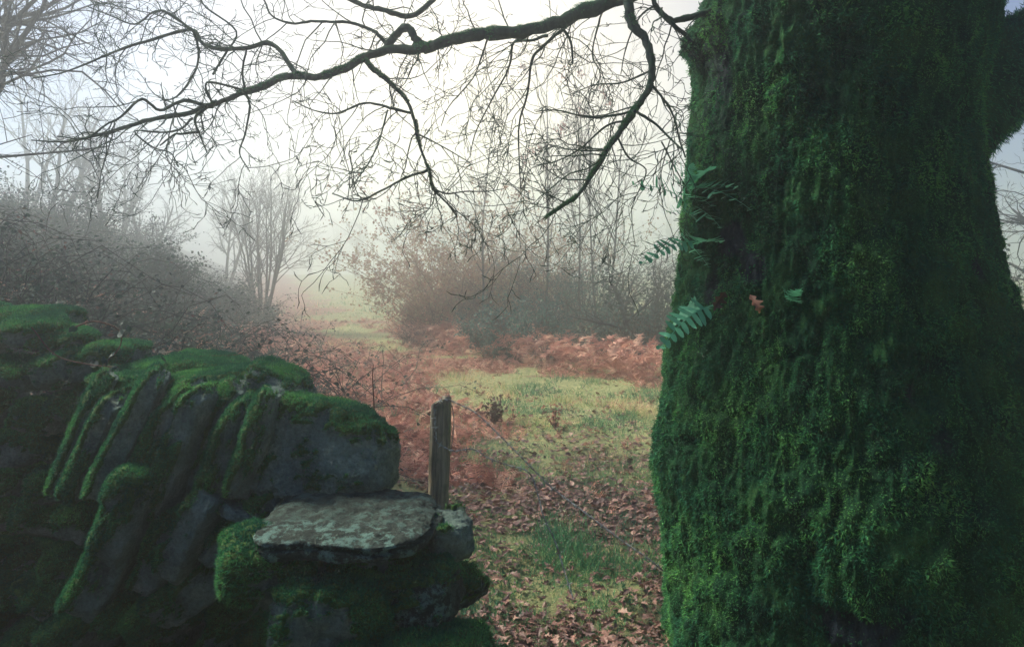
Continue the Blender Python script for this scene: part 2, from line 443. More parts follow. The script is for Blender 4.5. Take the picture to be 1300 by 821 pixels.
def oak_leaf():
    """lobed leaf outline, slightly cupped and curled"""
    n = 25; vs = [(0, 0, 0)]; t = np.linspace(0, 1, n)
    w = 0.30 * np.sin(PI * np.clip(t * 1.02, 0, 1)) ** 0.7 * (0.65 + 0.35 * np.cos(t * 2 * PI * 3.5 + PI)) + 0.01
    mid = [[0, y, 0.10 * math.sin(y * 3.0)] for y in t]
    L = [[-w[k], t[k], 0.10 * math.sin(t[k] * 3) + w[k] * 0.5] for k in range(n)]
    R = [[w[k], t[k], 0.10 * math.sin(t[k] * 3) + w[k] * 0.35] for k in range(n)]
    v = np.array(mid + L + R); f = []
    for k in range(n - 1):
        f += [[k, k + 1, n + k + 1], [k, n + k + 1, n + k], [k, 2 * n + k, 2 * n + k + 1], [k, 2 * n + k + 1, k + 1]]
    return v, np.array(f)
OAK_V, OAK_F = oak_leaf()

def frond_template(n_pairs, droop, leaflet, taper, narrow=0.2, toothed=False, curl=0.0, rnd=None, missing=0.0):
    """pinnate frond of unit length along +y, arching downwards"""
    V = []; Fc = []; off = 0
    ys = np.linspace(0.0, 1, 5)
    arch = lambda s: np.array([curl * s * s, s * (1 - 0.25 * droop * s), -droop * s * s])
    for a in range(4):
        p, q = arch(ys[a]), arch(ys[a + 1]); w = 0.010 * (1 - ys[a] * 0.7)
        V += [p + [-w, 0, 0], p + [w, 0, 0], q + [w * .8, 0, 0], q + [-w * .8, 0, 0]]; Fc += [[off, off + 1, off + 2], [off, off + 2, off + 3]]; off += 4
    for k in range(n_pairs):
        s = 0.14 + 0.84 * (k + 0.5) / n_pairs
        ln = leaflet * (math.sin(PI * min(1, (1 - s) * taper + 0.08)) if taper else 1) * (1 - 0.5 * s)
        ln = leaflet * min(1.0, (1.05 - s) * taper) * min(1, 0.45 + s * 2.2)
        for sd in (-1, 1):
            if rnd is not None and rnd.random() < missing: continue
            p = arch(s); tw = (rnd.normal() * 0.25 if rnd is not None else 0)
            d = unit(np.array([sd, 0.32 + tw, -0.25 * droop + tw])); wv = unit(np.array([0.1 * sd, 1, 0.15 + tw * 1.5])) * narrow * ln
            tip = p + d * ln + np.array([0, 0, -0.12 * ln])
            m = p + d * ln * 0.5 + np.array([0, 0, 0.02 * ln])
            V += [p - wv * .45, p + wv * .45, m + wv * .5, m - wv * .5, tip]
            Fc += [[off, off + 1, off + 2], [off, off + 2, off + 3], [off + 3, off + 2, off + 4]]; off += 5
    return np.array(V), np.array(Fc)

_r = np.random.default_rng(3)
BRK = [frond_template(12, dr, 0.38, 1.1, 0.19, curl=c, rnd=_r, missing=0.25) for dr, c in ((0.5, .2), (0.9, -.25), (1.3, .1), (0.7, .35))]

# ------------------------------------------------------------------ bracken (stuff)
def bracken_patch(name, label, pts, size, upness=(0.3, 1.1), per=3, var=(0.2, 1.0), mat='bracken'):
    parts = []
    n = len(pts)
    for t in range(per):
        which = RNG.integers(0, len(BRK), n)
        for b in range(len(BRK)):
            s = which == b
            if not s.any(): continue
            m = int(s.sum())
            a = RNG.uniform(0, 2 * PI, m); e = RNG.uniform(*upness, m)
            d = np.stack([np.cos(a) * np.cos(e), np.sin(a) * np.cos(e), np.sin(e)], 1)
            nrm = np.tile([0, 0, 1.0], (m, 1)) + RNG.normal(size=(m, 3)) * 0.3
            sc = (size[s] if hasattr(size, '__len__') else np.full(m, size)) * RNG.uniform(0.6, 1.2, m)
            v, f = scatter(BRK[b][0], BRK[b][1], pts[s] + RNG.normal(size=(m, 3)) * [0.06, 0.06, 0], frames(d, nrm), sc)
            parts.append((v, f, np.repeat(np.clip(RNG.uniform(var[0], var[1], m), 0, 1), len(BRK[b][0]))))
    v, f, a = join_parts(parts)
    o = mesh(name, v, f, M[mat], None, {'var': a}, smooth=False)
    return tag(o, label, 'bracken', None, 'stuff')

def sample(n, x0, x1, y0, y1, maskf, ypow=1.0):
    y = y0 + (y1 - y0) * RNG.random(n) ** ypow
    x = RNG.uniform(x0, x1, n) * (1 if not callable(x1) else 1)
    keep = RNG.random(n) < maskf(x, y)
    return x[keep], y[keep]

def view_sample(n, y0, y1, maskf, pw=1.0, margin=1.35):
    """points on the ground inside (a bit more than) the view wedge, denser near"""
    y = y0 * (y1 / y0) ** (RNG.random(n) ** pw)
    x = RNG.uniform(-1, 1, n) * y * 0.667 * margin
    keep = RNG.random(n) < maskf(x, y)
    return x[keep], y[keep]

x, y = view_sample(40000, 4.6, 34, lambda x, y: np.clip((bracken_mask(x, y) > 0.45) * (0.25 + 0.9 * sstep(-0.2, 0.3, fbm(np.stack([x, y, 0 * x], 1) * 1.5 + 60, 3))) + 0.10 + 0.25 * sstep(6, 9, y) * sstep(0.0, 0.3, fbm(np.stack([x, y, 0 * x], 1) * 0.8 + 15, 3)), 0, 1) * (1 - 0.93 * sstep(0.3, 2.2, bank_line(y) - x)) * (1 - 0.6 * sstep(24, 30, y)), 0.9)
z = on_ground(x, y, -0.02)
sz = np.where(bank_line(y) - x > -0.3, 0.36, 0.24) * RNG.uniform(0.6, 1.1, len(x))
bracken_patch('bracken', 'rust pink dead bracken covering the foot of the bank and the meadow edge', z, sz * np.where(bracken_mask(z[:, 0], z[:, 1]) > 0.45, 1, 0.6), (0.1, 1.5), 2, (0.0, 1.0))

# ------------------------------------------------------------------ grass (stuff)
def grass_field():
    parts = []
    def dens(x, y):
        p = np.stack([x, y, np.zeros_like(x)], 1)
        c = sstep(-0.25, 0.35, fbm(p * 1.8 + 50, 3))
        return np.clip((0.25 + 0.75 * c) * (1 - 0.75 * path_mask(x, y)) * (1 - 0.75 * bracken_mask(x, y)) * (1 - 0.85 * sstep(0.8, 2.0, bank_line(y) - x)), 0.0, 1)
    for n, y0, y1, w, h, tv, tf in ((330000, 2.9, 9, 0.0046, 0.065, BLADE_V, BLADE_F), (190000, 8, 30, 0.012, 0.085, TRI_V, TRI_F), (60000, 28, 90, 0.05, 0.14, TRI_V, TRI_F)):
        x, y = view_sample(n, y0, y1, dens)
        m = len(x); p = on_ground(x, y, -0.004)
        d = RNG.normal(size=(m, 3)) * 0.5 + [0, 0, 0.9]; d[:, 2] = np.abs(d[:, 2])
        cl = sstep(-0.3, 0.5, fbm(p * 0.9 + 80, 3))
        h = h * RNG.uniform(0.4, 1.4, m) * (0.45 + 1.1 * cl)
        v, f = scatter(tv, tf, p, frames(d), np.stack([np.full(m, w), h, h], 1))
        yel = 0.10 + 0.46 * sstep(4.5, 10, y) + fbm(p * 0.9 + 10, 4) * 0.75 + RNG.normal(size=m) * 0.16
        parts.append((v, f, np.repeat(np.clip(yel, 0, 1), len(tv))))
    v, f, a = join_parts(parts)
    tag(mesh('grass', v, f, M['grass'], None, {'var': a}, smooth=False), 'short tufted green and straw coloured meadow grass', 'grass', None, 'stuff')
grass_field()

# ------------------------------------------------------------------ leaf litter (stuff)
def litter():
    parts = []
    def dens(x, y):
        p = np.stack([x, y, np.zeros_like(x)], 1)
        c = sstep(-0.35, 0.3, fbm(p * 1.2 + 70, 3))
        return np.clip(path_mask(x, y) + (0.25 + 0.5 * c) * (1 - sstep(6, 13, y)) , 0, 1)
    for n, y0, y1, s, tv, tf in ((17000, 2.9, 5.5, 0.048, OAK_V, OAK_F), (34000, 4.5, 14, 0.045, LEAF_V, LEAF_F)):
        x, y = view_sample(n, y0, y1, dens)
        m = len(x); p = on_ground(x, y, 0.012) + np.stack([np.zeros(m), np.zeros(m), RNG.uniform(0, 0.03, m)], 1)
        a = RNG.uniform(0, 2 * PI, m)
        d = np.stack([np.cos(a), np.sin(a), RNG.normal(size=m) * 0.25], 1)
        nr = np.tile([0, 0, 1.0], (m, 1)) + RNG.normal(size=(m, 3)) * 0.35
        nr[RNG.random(m) < 0.4] *= -1
        v, f = scatter(tv, tf, p, frames(d, nr), s * RNG.uniform(0.35, 1.45, m))
        parts.append((v, f, np.repeat(np.clip(RNG.beta(2, 2.2, m), 0, 1), len(tv))))
    v, f, a = join_parts(parts)
    tag(mesh('fallen_leaves', v, f, M['litter'], None, {'var': a}, smooth=False), 'brown fallen oak leaves strewn over the trodden grass', 'leaves', None, 'stuff')
litter()

# ------------------------------------------------------------------ undergrowth on the bank (stuff): brambles, stems and leaves
def undergrowth():
    def dens(x, y):
        s = bank_line(y) - x
        p = np.stack([x, y, np.zeros_like(x)], 1)
        return np.clip((sstep(0.0, 1.6, s) + 0.5 * sstep(-2.2, -0.3, s) * sstep(7, 8.5, y) * sstep(0.0, 0.35, fbm(p * 0.9 + 77, 3))) * (0.45 + 0.9 * fbm(p * 0.8 + 21, 3)) * sstep(4.0, 4.6, y), 0, 1)
    x, y = view_sample(13000, 3.9, 34, dens, 0.9)
    p = on_ground(x, y, -0.03); T = Tubes(); tips = []; reps = 4
    for k in range(len(p)):
        a = RNG.uniform(0, 2 * PI); L = RNG.uniform(0.35, 1.1) * (1 + 0.02 * p[k, 1]); hgt = RNG.uniform(0.15, 0.6)
        t = np.linspace(0, 1, 7)
        pts = p[k] + np.stack([math.cos(a) * L * t, math.sin(a) * L * t, hgt * np.sin(PI * t * RNG.uniform(0.55, 0.95)) * 1.2], 1) + RNG.normal(size=(7, 3)) * 0.025
        T.add(pts, np.linspace(0.004, 0.0018, 7) * (1 + p[k, 1] * 0.06), 3)
        tips.append(pts)
    T.build('bramble_tangle', M['dark_bark'])
    tag(bpy.data.objects['bramble_tangle'], 'tangle of thin arching bramble stems on the left bank', 'brambles', None, 'stuff')
    tips = np.concatenate(tips)
    pos = np.repeat(tips, reps, 0) + RNG.normal(size=(len(tips) * reps, 3)) * 0.05
    m = len(pos)
    nr = np.tile([0, 0, 1.0], (m, 1)) + RNG.normal(size=(m, 3)) * 0.6
    v, f = scatter(LEAF_V, LEAF_F, pos, frames(RNG.normal(size=(m, 3)) * [1, 1, 0.4], nr), RNG.uniform(0.016, 0.04, m) * (1 + pos[:, 1] * 0.025))
    a = np.clip(RNG.beta(2, 2, m) * 0.85 + (RNG.random(m) < 0.2) * 0.4 , 0, 1)
    tag(mesh('undergrowth', v, f, M['bramble_leaf'], None, {'var': np.repeat(a, len(LEAF_V))}, smooth=False), 'dark green bramble leaves covering the left bank behind the wall', 'undergrowth', None, 'stuff')
undergrowth()
x, y = view_sample(7000, 4.2, 30, lambda x, y: sstep(-0.2, 1.4, bank_line(y) - x) * 0.9, 0.9)
z = on_ground(x, y, -0.02)
o = bracken_patch('fern_cover', 'dark blue green ferns and weeds filling the bank between the brambles', z, 0.42 * (1 + 0.015 * y), (0.1, 1.3), 3, (0.0, 0.95), 'bramble_leaf'); o['category'] = 'ferns'

# ------------------------------------------------------------------ bushes
def bush(name, label, cat, cx, cy, rx, ry, h, n_leaf, seed, leaf='bramble_leaf', stem='bramble_stem', leafsize=0.05, nstems=60, group=None, fronds=0, var=(2, 2)):
    rnd = np.random.default_rng(seed)
    z0 = float(ground_z(np.array([cx]), np.array([cy]))[0]) - 0.05
    root = thing(name, label, cat, (cx, cy, z0), group)
    T = Tubes(); tw = []
    for k in range(nstems):
        a = rnd.uniform(0, 2 * PI); q = rnd.random() ** 0.6
        b = np.array([cx + math.cos(a) * rx * q * .6, cy + math.sin(a) * ry * q * .6, z0])
        hh = h * rnd.uniform(0.6, 1.25) * math.sqrt(max(0.08, 1 - q * q * 0.85))
        t = np.linspace(0, 1, 9); lean = rnd.normal(size=2) * 0.35 + np.array([math.cos(a), math.sin(a)]) * 0.5
        pts = b + np.stack([lean[0] * hh * t ** 1.5, lean[1] * hh * t ** 1.5, hh * (t - 0.25 * t ** 3 * rnd.random())], 1) + rnd.normal(size=(9, 3)) * 0.03
        T.add(pts, np.linspace(0.011, 0.003, 9), 4); tw.append(pts[2:])
        for c in range(5):
            i0 = rnd.integers(2, 8); d = unit(rnd.normal(size=3) + [0, 0, 0.5]); L = hh * rnd.uniform(0.15, 0.4)
            tt = np.linspace(0, 1, 5)[:, None]
            pp = pts[i0] + d * L * tt + rnd.normal(size=(5, 3)) * 0.02 * tt
            T.add(pp, np.linspace(0.005, 0.002, 5), 3); tw.append(pp)
    T.build('stems', M[stem], root)
    tw = np.concatenate(tw)
    if n_leaf:
        pos = tw[rnd.integers(0, len(tw), n_leaf)] + rnd.normal(size=(n_leaf, 3)) * 0.06 * np.array([1, 1, 1])
        g = fbm(pos * 2.2 + seed, 3); pos = pos[g > -0.28]; m = len(pos)
        nr = np.tile([0, 0, 1.0], (m, 1)) + rnd.normal(size=(m, 3)) * 0.8
        v, f = scatter(LEAF_V, LEAF_F, pos, frames(rnd.normal(size=(m, 3)), nr), leafsize * rnd.uniform(0.5, 1.3, m))
        mesh('foliage', v, f, M[leaf], root, {'var': np.repeat(np.clip(rnd.beta(*var, m), 0, 1), len(LEAF_V))}, smooth=False)
    return root

def gx_at(px, d): return (px - 650) / F * d

TH = 'bushes of the thicket in the middle of the meadow'
bush('bramble_bush', 'large teal green bramble bush in the middle of the thicket', 'bush', gx_at(668, 14.6), 14.6, 1.35, 0.9, 1.15, 15000, 21, leaf='teal_leaf', group=TH, nstems=110)
bush('bramble_bush', 'teal green bush at the foot of the ivy trunk, right end of the thicket', 'bush', gx_at(800, 15.0), 15.0, 1.1, 0.8, 1.05, 11000, 22, leaf='teal_leaf', group=TH, nstems=90)
bush('hedge_bush', 'tall pale pinkish bush with withered leaves at the left end of the thicket', 'bush', gx_at(575, 18.2), 18.2, 1.5, 1.1, 3.3, 34000, 23, leaf='pale_leaf', stem='dead_stem', leafsize=0.06, group=TH, nstems=120)
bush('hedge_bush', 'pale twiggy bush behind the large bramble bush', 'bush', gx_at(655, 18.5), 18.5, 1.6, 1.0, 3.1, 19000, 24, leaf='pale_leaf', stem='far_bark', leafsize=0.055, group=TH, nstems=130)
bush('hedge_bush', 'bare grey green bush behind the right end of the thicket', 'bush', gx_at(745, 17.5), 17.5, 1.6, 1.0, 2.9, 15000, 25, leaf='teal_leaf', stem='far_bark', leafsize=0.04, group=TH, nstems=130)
bush('hedge_bush', 'low red brown bush where the thicket meets the bracken', 'bush', gx_at(548, 17.6), 17.6, 1.0, 0.8, 1.1, 4500, 26, leaf='bracken', stem='bramble_stem', leafsize=0.05, group=TH, nstems=80)
LB = 'bushes on the left bank'
bush('bank_bush', 'round dark bush left of the small bare tree on the bank', 'bush', gx_at(262, 17), 17, 1.2, 1.0, 1.0, 8500, 31, group=LB, stem='dark_bark', nstems=100)
bush('bank_bush', 'small dark bush under the small bare tree', 'bush', gx_at(322, 19), 19, 0.7, 0.7, 0.85, 3500, 32, group=LB, stem='dark_bark', nstems=50)
bush('bank_bush', 'dark thorny bush on the bank between the wall and the small bare tree', 'bush', gx_at(150, 12), 12, 1.6, 1.0, 0.9, 9000, 36, group=LB, stem='dark_bark', nstems=110)
bush('bank_bush', 'hazy dark bush high on the left bank below the leaning tree', 'bush', gx_at(165, 20), 20, 1.8, 1.2, 1.5, 8000, 33, group=LB, stem='dark_bark', nstems=110)
bush('bank_bush', 'large dark thorny bush at the left edge behind the wall', 'bush', gx_at(50, 15), 15, 2.0, 1.3, 1.6, 11000, 34, group=LB, stem='dark_bark', nstems=130)

# bracken clump leaning against the thicket
a = RNG.uniform(0, 1, 420)
px = 520 + a * 330; _x = gx_at(px, 14.0); dd = 13.9 - np.where(_x > 0, _x, _x * 1.9) + RNG.uniform(-0.4, 1.2, 420)
pts = on_ground(gx_at(px, dd), dd); pts[:, 2] += RNG.uniform(0, 0.45, 420) 
bracken_patch('bracken_clump', 'pink fronds of dead bracken leaning against the front of the thicket', pts, 0.42, (0.0, 1.3), 2, (0.3, 1.0))

# ------------------------------------------------------------------ trees
YT = 'young bare trees in the thicket'
def hanging(root, out, nclump, seed, lv=2):
    rnd = np.random.default_rng(seed); parts = []
    src = out[lv]
    for k in range(nclump):
        p = src[rnd.integers(0, len(src))][0][-1]
        m = 22; pos = p + rnd.normal(size=(m, 3)) * [0.05, 0.05, 0.07] - [0, 0, 0.06]
        d = np.tile([0, 0, -1.0], (m, 1)) + rnd.normal(size=(m, 3)) * 0.25
        v, f = scatter(LEAF_V, LEAF_F, pos, frames(d), rnd.uniform(0.04, 0.07, m) * 1.0)
        parts.append((v, f, np.repeat(rnd.random(m) * 0.6, len(LEAF_V))))
    v, f, a = join_parts(parts)
    tag(mesh('seed_clusters', v, f, M['bracken'], root, {'var': a}, smooth=False), kind='stuff')
sp = dict(levels=3, kids=[13, 6, 4], len=[0.34, 0.5, 0.5], angle=(20, 45), wob=[0.05, 0.12, 0.18, 0.2], up=[0.04, 0.10, 0.06, 0.02], rmin=0.004, trunkfrac=1.0)
for q, (px, d, h, lab, sd) in enumerate([(612, 16.5, 5.0, 'slim bare tree rising from the left part of the thicket', 41), (690, 17.2, 6.4, 'tall slim bare tree at the middle of the thicket', 42),
        (738, 15.8, 6.0, 'straight grey stemmed bare tree right of the middle of the thicket', 43), (762, 16.6, 6.6, 'slightly leaning bare tree near the right of the thicket', 44)]):
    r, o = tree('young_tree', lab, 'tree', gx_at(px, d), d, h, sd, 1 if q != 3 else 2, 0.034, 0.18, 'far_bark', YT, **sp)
    if q in (1, 2): hanging(r, o, 6, sd)
# ivy covered stump-like tree
r, o = tree('ivy_tree', 'dark ivy covered tree at the right end of the thicket', 'tree', gx_at(808, 14.6), 14.6, 2.4, 45, 3, 0.07, 0.4, 'dark_bark', None, levels=3, kids=[9, 7, 5], len=[0.7, 0.6, 0.5], angle=(30, 75), wob=[0.1, 0.15, 0.2, 0.2], up=[0.03, 0.02, 0.0, 0.0], rmin=0.003)
rnd = np.random.default_rng(5); iv = np.concatenate([p for p, _ in o[0]]); iv = iv[rnd.integers(0, len(iv), 3200)] + rnd.normal(size=(3200, 3)) * [0.13, 0.13, 0.14]
v, f = scatter(LEAF_V, LEAF_F, iv, frames(rnd.normal(size=(3200, 3))), rnd.uniform(0.04, 0.08, 3200))
mesh('ivy', v, f, M['bramble_leaf'], r, {'var': np.repeat(rnd.random(3200) * 0.8, len(LEAF_V))}, smooth=False)

# small bare tree on the bank
tree('bare_tree', 'small many stemmed bare tree standing alone on the bank in the mist', 'tree', gx_at(332, 21), 21, 4.3, 51, 10, 0.04, 0.22, 'far_bark', None, levels=3, kids=[11, 6, 5], len=[0.40, 0.5, 0.5], angle=(20, 48), wob=[0.06, 0.12, 0.16, 0.2], up=[0.03, 0.05, 0.04, 0.02], rmin=0.004, trunkfrac=0.95, start=[0.25, 0.15, 0.1])
# left bank wood
WB = 'bare trees on the wooded left bank'
bt = dict(levels=3, kids=[11, 7, 5], len=[0.42, 0.5, 0.5], angle=(28, 60), wob=[0.07, 0.14, 0.2, 0.22], up=[0.03, 0.05, 0.03, 0.0], rmin=0.005, trunkfrac=0.9)
for px, d, h, lab, sd in [(122, 24, 4.6, 'leaning slim bare tree on the skyline of the left bank', 61), (192, 27, 3.2, 'small misty bare tree right of the leaning slim one', 62), (75, 22, 4.4, 'misty bare tree between the leaning tree and the left edge', 63),
        (150, 30, 5.0, 'faint bare tree far up the left bank', 64), (30, 26, 5.5, 'bare tree deep in the wood at the upper left', 65), (285, 30, 4.0, 'faint bare tree behind the dark bush on the bank', 66)]:
    tree('bank_tree', lab, 'tree', gx_at(px, d), d, h, sd, 2, 0.09, 0.12, 'dark_bark', WB, **bt)
# big left edge tree, nearer
tree('bare_tree', 'dark bare tree with fine hanging branches at the left edge', 'tree', -5.45, 7.4, 5.4, 71, 2, 0.08, 0.10, 'dark_bark', None, levels=4, kids=[18, 9, 6, 3], len=[0.50, 0.5, 0.5, 0.6], angle=(30, 70), wob=[0.06, 0.14, 0.2, 0.25], up=[0.02, 0.02, 0.0, -0.04], rmin=0.003, trunkfrac=0.9, start=[0.2, 0.1, 0.1])
# right of the oak
tree('bare_tree', 'dark bare tree seen behind the right side of the mossy oak', 'tree', 7.2, 9.2, 5.5, 72, 3, 0.10, 0.25, 'dark_bark', None, levels=4, kids=[12, 8, 5, 3], len=[0.5, 0.5, 0.5, 0.6], angle=(30, 70), wob=[0.06, 0.14, 0.2, 0.25], up=[0.02, 0.02, 0.0, 0], rmin=0.003, trunkfrac=0.8, start=[0.1, 0.1, 0.1])
bush('bank_bush', 'tall dark bush at the right edge behind the mossy oak', 'bush', 7.0, 10.0, 1.6, 1.2, 1.9, 9000, 35, nstems=120, stem='dark_bark')
# far misty trees
MT = 'faint trees far off in the mist'
far = [(395, 92, 8), (455, 85, 9), (500, 98, 10), (548, 80, 8.5), (600, 82, 10), (655, 90, 11), (720, 84, 10), (785, 92, 11), (845, 85, 10), (430, 115, 10)]
farlab = ['leftmost faint tree in the far mist', 'faint forked tree over the far meadow', 'faint tree at the centre of the far meadow edge', 'faint low tree just left of the thicket top', 'faint tree behind the left end of the thicket',
          'faint tree behind the middle of the thicket', 'faint tree behind the tall slim trees', 'faint tree behind the right end of the thicket', 'faint tree right beside the mossy trunk in the far mist', 'faintest tree beyond the meadow']
for (px, d, h), lab, sd in zip(far, farlab, range(80, 90)):
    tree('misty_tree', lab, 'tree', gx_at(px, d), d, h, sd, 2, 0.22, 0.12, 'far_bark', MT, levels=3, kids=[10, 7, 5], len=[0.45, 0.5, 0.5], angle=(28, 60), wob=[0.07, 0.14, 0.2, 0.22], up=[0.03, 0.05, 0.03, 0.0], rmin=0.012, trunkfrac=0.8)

# ------------------------------------------------------------------ the mossy oak
OC = np.array([1.20, 2.95])
ROWS = np.array([-700, -300, 0, 100, 180, 300, 400, 500, 600, 730, 850, 1000], float)
XL = np.array([920, 900, 880, 872, 868, 866, 861, 848, 836, 842, 838, 810], float)
XR = np.array([1255, 1265, 1275, 1262, 1252, 1268, 1298, 1335, 1375, 1420, 1470, 1560], float)

def trunk_mesh():
    root = thing('oak_tree', 'massive moss covered oak with drooping bare limbs, filling the right side', 'tree', (OC[0], OC[1], 0))
    nz, na = 900, 900
    zs = np.linspace(-0.15, 4.6, nz)
    D = OC[1]
    row = HORIZ + (CAM_H - zs) / (D - 0.08) * F
    xl = np.interp(row, ROWS, XL); xr = np.interp(row, ROWS, XR)
    tl = (xl - 650) / F; tr = (xr - 650) / F
    # tangent lines from the camera: centre (cx, D), radius R
    th1 = np.arctan(tl); th2 = np.arctan(tr); mid = (th1 + th2) / 2; half = (th2 - th1) / 2
    cx = D * np.tan(mid); dist = np.sqrt(cx ** 2 + D ** 2); R = dist * np.sin(half) - 0.04
    # denser columns on the side that faces the camera
    s = np.linspace(-1, 1, na, endpoint=False)
    ang = -PI / 2 - 0.45 + PI * (s + 0.28 * np.sin(PI * s) / PI * -1 * 1.0)
    A, ZZ = np.meshgrid(ang, zs); Rm = R[:, None] * np.ones_like(A); C = cx[:, None] * np.ones_like(A)
    base = np.stack([np.cos(A), np.sin(A), np.zeros_like(A)], -1)
    pos = np.stack([C + Rm * np.cos(A), D + Rm * np.sin(A), ZZ], -1).reshape(-1, 3)
    nrm = base.reshape(-1, 3)
    # broad form: roots and buttress lobes
    d = fbm(pos * np.array([1.6, 1.6, 0.6]) + 3, 3) * 0.045
    zz = pos[:, 2]
    flare = np.clip(0.9 - zz, 0, 1)
    d += 0.10 * flare ** 2 * np.cos(A.ravel() * 5 + 1.0)
    # thick hanging moss: vertically drawn clumps
    q = pos * np.array([9, 9, 4.0]) + fbm(pos * 5, 2)[:, None] * 0.9
    w1, _ = worley(q); q2 = pos * np.array([32, 32, 17.0]) + fbm(pos * 11 + 7, 2)[:, None] * 0.8
    w2, v2 = worley(q2, 5)
    lump = np.sqrt(np.clip(1 - w1 ** 2, 0, 1)); lump2 = np.sqrt(np.clip(1 - w2 ** 2, 0, 1))
    cush = sstep(1.5, 0.9, zz) if False else (1 - sstep(1.0, 1.8, zz))
    amp = 0.6 + 0.6 * sstep(-0.3, 0.4, fbm(pos * 2.1 + 33, 2))
    d += (0.058 + 0.03 * cush) * (lump - 0.6) * amp + 0.038 * (lump2 - 0.6) * (0.6 + 0.8 * v2)
    rid = 1 - np.abs(perlin(pos * np.array([30, 30, 7.0]) + 9)) * 2
    d += 0.016 * rid + fbm(pos * np.array([60, 60, 30.0]), 2) * 0.004
    bark = sstep(0.60, 0.80, fbm(pos * np.array([3.2, 3.2, 2.2]) + 90, 3))
    # deep cleft near the top left of the face and burr on the left edge
    cleft = P(957, 45, 2.4)
    dd = np.sqrt(((pos[:, 0] - cleft[0]) / 0.035) ** 2 + ((pos[:, 2] - cleft[2]) / 0.20) ** 2) + (pos[:, 1] > D) * 9
    d -= 0.05 * np.exp(-dd ** 2); bark = np.maximum(bark, np.exp(-dd ** 2))
    burr = P(886, 52, 3.0)
    db = np.linalg.norm((pos - burr) / np.array([0.16, 0.24, 0.10]), axis=1)
    d += 0.07 * np.exp(-db ** 2) * (1 + 0.8 * perlin(pos * 28))
    d *= 1 - 0.25 * bark
    pos = pos + nrm * d[:, None]
    i0 = np.arange(nz - 1)[:, None] * na; j = np.arange(na)[None, :]; j2 = (j + 1) % na
    f = np.stack([i0 + j, i0 + j2, i0 + na + j2, i0 + na + j], -1).reshape(-1, 4)
    o = mesh('trunk', pos, f, M['moss_body'], root, {'bark': bark})
    G = pos.reshape(nz, na, 3)
    du = np.roll(G, -1, 1) - np.roll(G, 1, 1); dv = np.gradient(G, axis=0)
    nn = np.cross(du, dv); nn /= np.linalg.norm(nn, axis=2, keepdims=True) + 1e-12
    flat_n = nn.reshape(-1, 3)
    # moss fibres
    area = (np.linalg.norm(du, axis=2) * np.linalg.norm(dv, axis=2)).ravel()
    vis = (zz > 0.05) & (zz < 3.1) & (nrm[:, 1] < 0.55)
    pr = area * vis * (1 - 0.9 * bark); pr /= pr.sum()
    n = 420000
    idx = RNG.choice(len(pos), n, p=pr)
    pp = pos[idx] + RNG.normal(size=(n, 3)) * 0.003; n0 = flat_n[idx]
    dn = n0 * RNG.uniform(0.3, 1.2, (n, 1)) + np.array([0, 0, -0.45]) + RNG.normal(size=(n, 3)) * 0.5
    L = RNG.uniform(0.005, 0.015, n) * (0.7 + 0.6 * sstep(-0.3, 0.4, fbm(pp * 7, 2)))
    v, f = scatter(TRI_V, TRI_F, pp, frames(dn, n0 + RNG.normal(size=(n, 3)) * 0.3), np.stack([L * 0.34, L, L], 1))
    cv = 0.30 + 0.28 * v2[idx] + 0.5 * fbm(pp * np.array([5, 5, 3.0]) + 4, 3) + RNG.normal(size=n) * 0.16
    mesh('moss', v, f, M['moss_fibre'], root, {'var': np.repeat(np.clip(cv, 0, 1), 3)}, smooth=False)
    return root, pos
oak, TRUNK_PTS = trunk_mesh()
_TP = np.stack([650 + F * TRUNK_PTS[:, 0] / TRUNK_PTS[:, 1], HORIZ - F * (TRUNK_PTS[:, 2] - CAM_H) / TRUNK_PTS[:, 1], TRUNK_PTS[:, 1]], 1)

def bark_depth(px, py, default=None):
    """distance ahead of the trunk's near surface at a photograph pixel"""
    m = (np.abs(_TP[:, 0] - px) < 3) & (np.abs(_TP[:, 1] - py) < 3)
    return float(_TP[m, 2].min()) if m.any() else default

def catmull(pts, rads, per=4):
    pts = np.asarray(pts, float); rads = np.asarray(rads, float)
    P_ = np.vstack([2 * pts[0] - pts[1], pts, 2 * pts[-1] - pts[-2]])
    out = []; rr = []
    for i in range(1, len(P_) - 2):
        for k in range(per):
            t = k / per; p0, p1, p2, p3 = P_[i - 1], P_[i], P_[i + 1], P_[i + 2]
            out.append(0.5 * ((2 * p1) + (p2 - p0) * t + (2 * p0 - 5 * p1 + 4 * p2 - p3) * t * t + (3 * p1 - p0 - 3 * p2 + p3) * t ** 3))
            rr.append(rads[i - 1] * (1 - t) + rads[i] * t)
    out.append(pts[-1]); rr.append(rads[-1])
    return np.array(out), np.array(rr)

class Limbs:
    """limbs of the oak: courses follow the photograph, each at its own depth"""
    def __init__(self): self.paths = []
    def add(self, px, d0, d1, r0, r1, sides=6, wig=0.0):
        n = len(px); d = np.linspace(d0, d1, n) + np.random.default_rng(n + int(px[0][0])).normal(size=n) * wig
        pts = np.array([P(a, b, dd) for (a, b), dd in zip(px, d)])
        r = np.linspace(r0, r1, n) * (0.5 * (d0 + d1) / F) * (1.0 if r0 > 6 and n > 8 else 0.72)
        p, rr = catmull(pts, r, 5)
        rg = np.random.default_rng(7 + n); p = p + rg.normal(size=p.shape) * rr[:, None] * 0.16; rr = rr * (1 + np.abs(rg.normal(size=len(rr))) * 0.14)
        self.paths.append((p, rr)); return p, rr

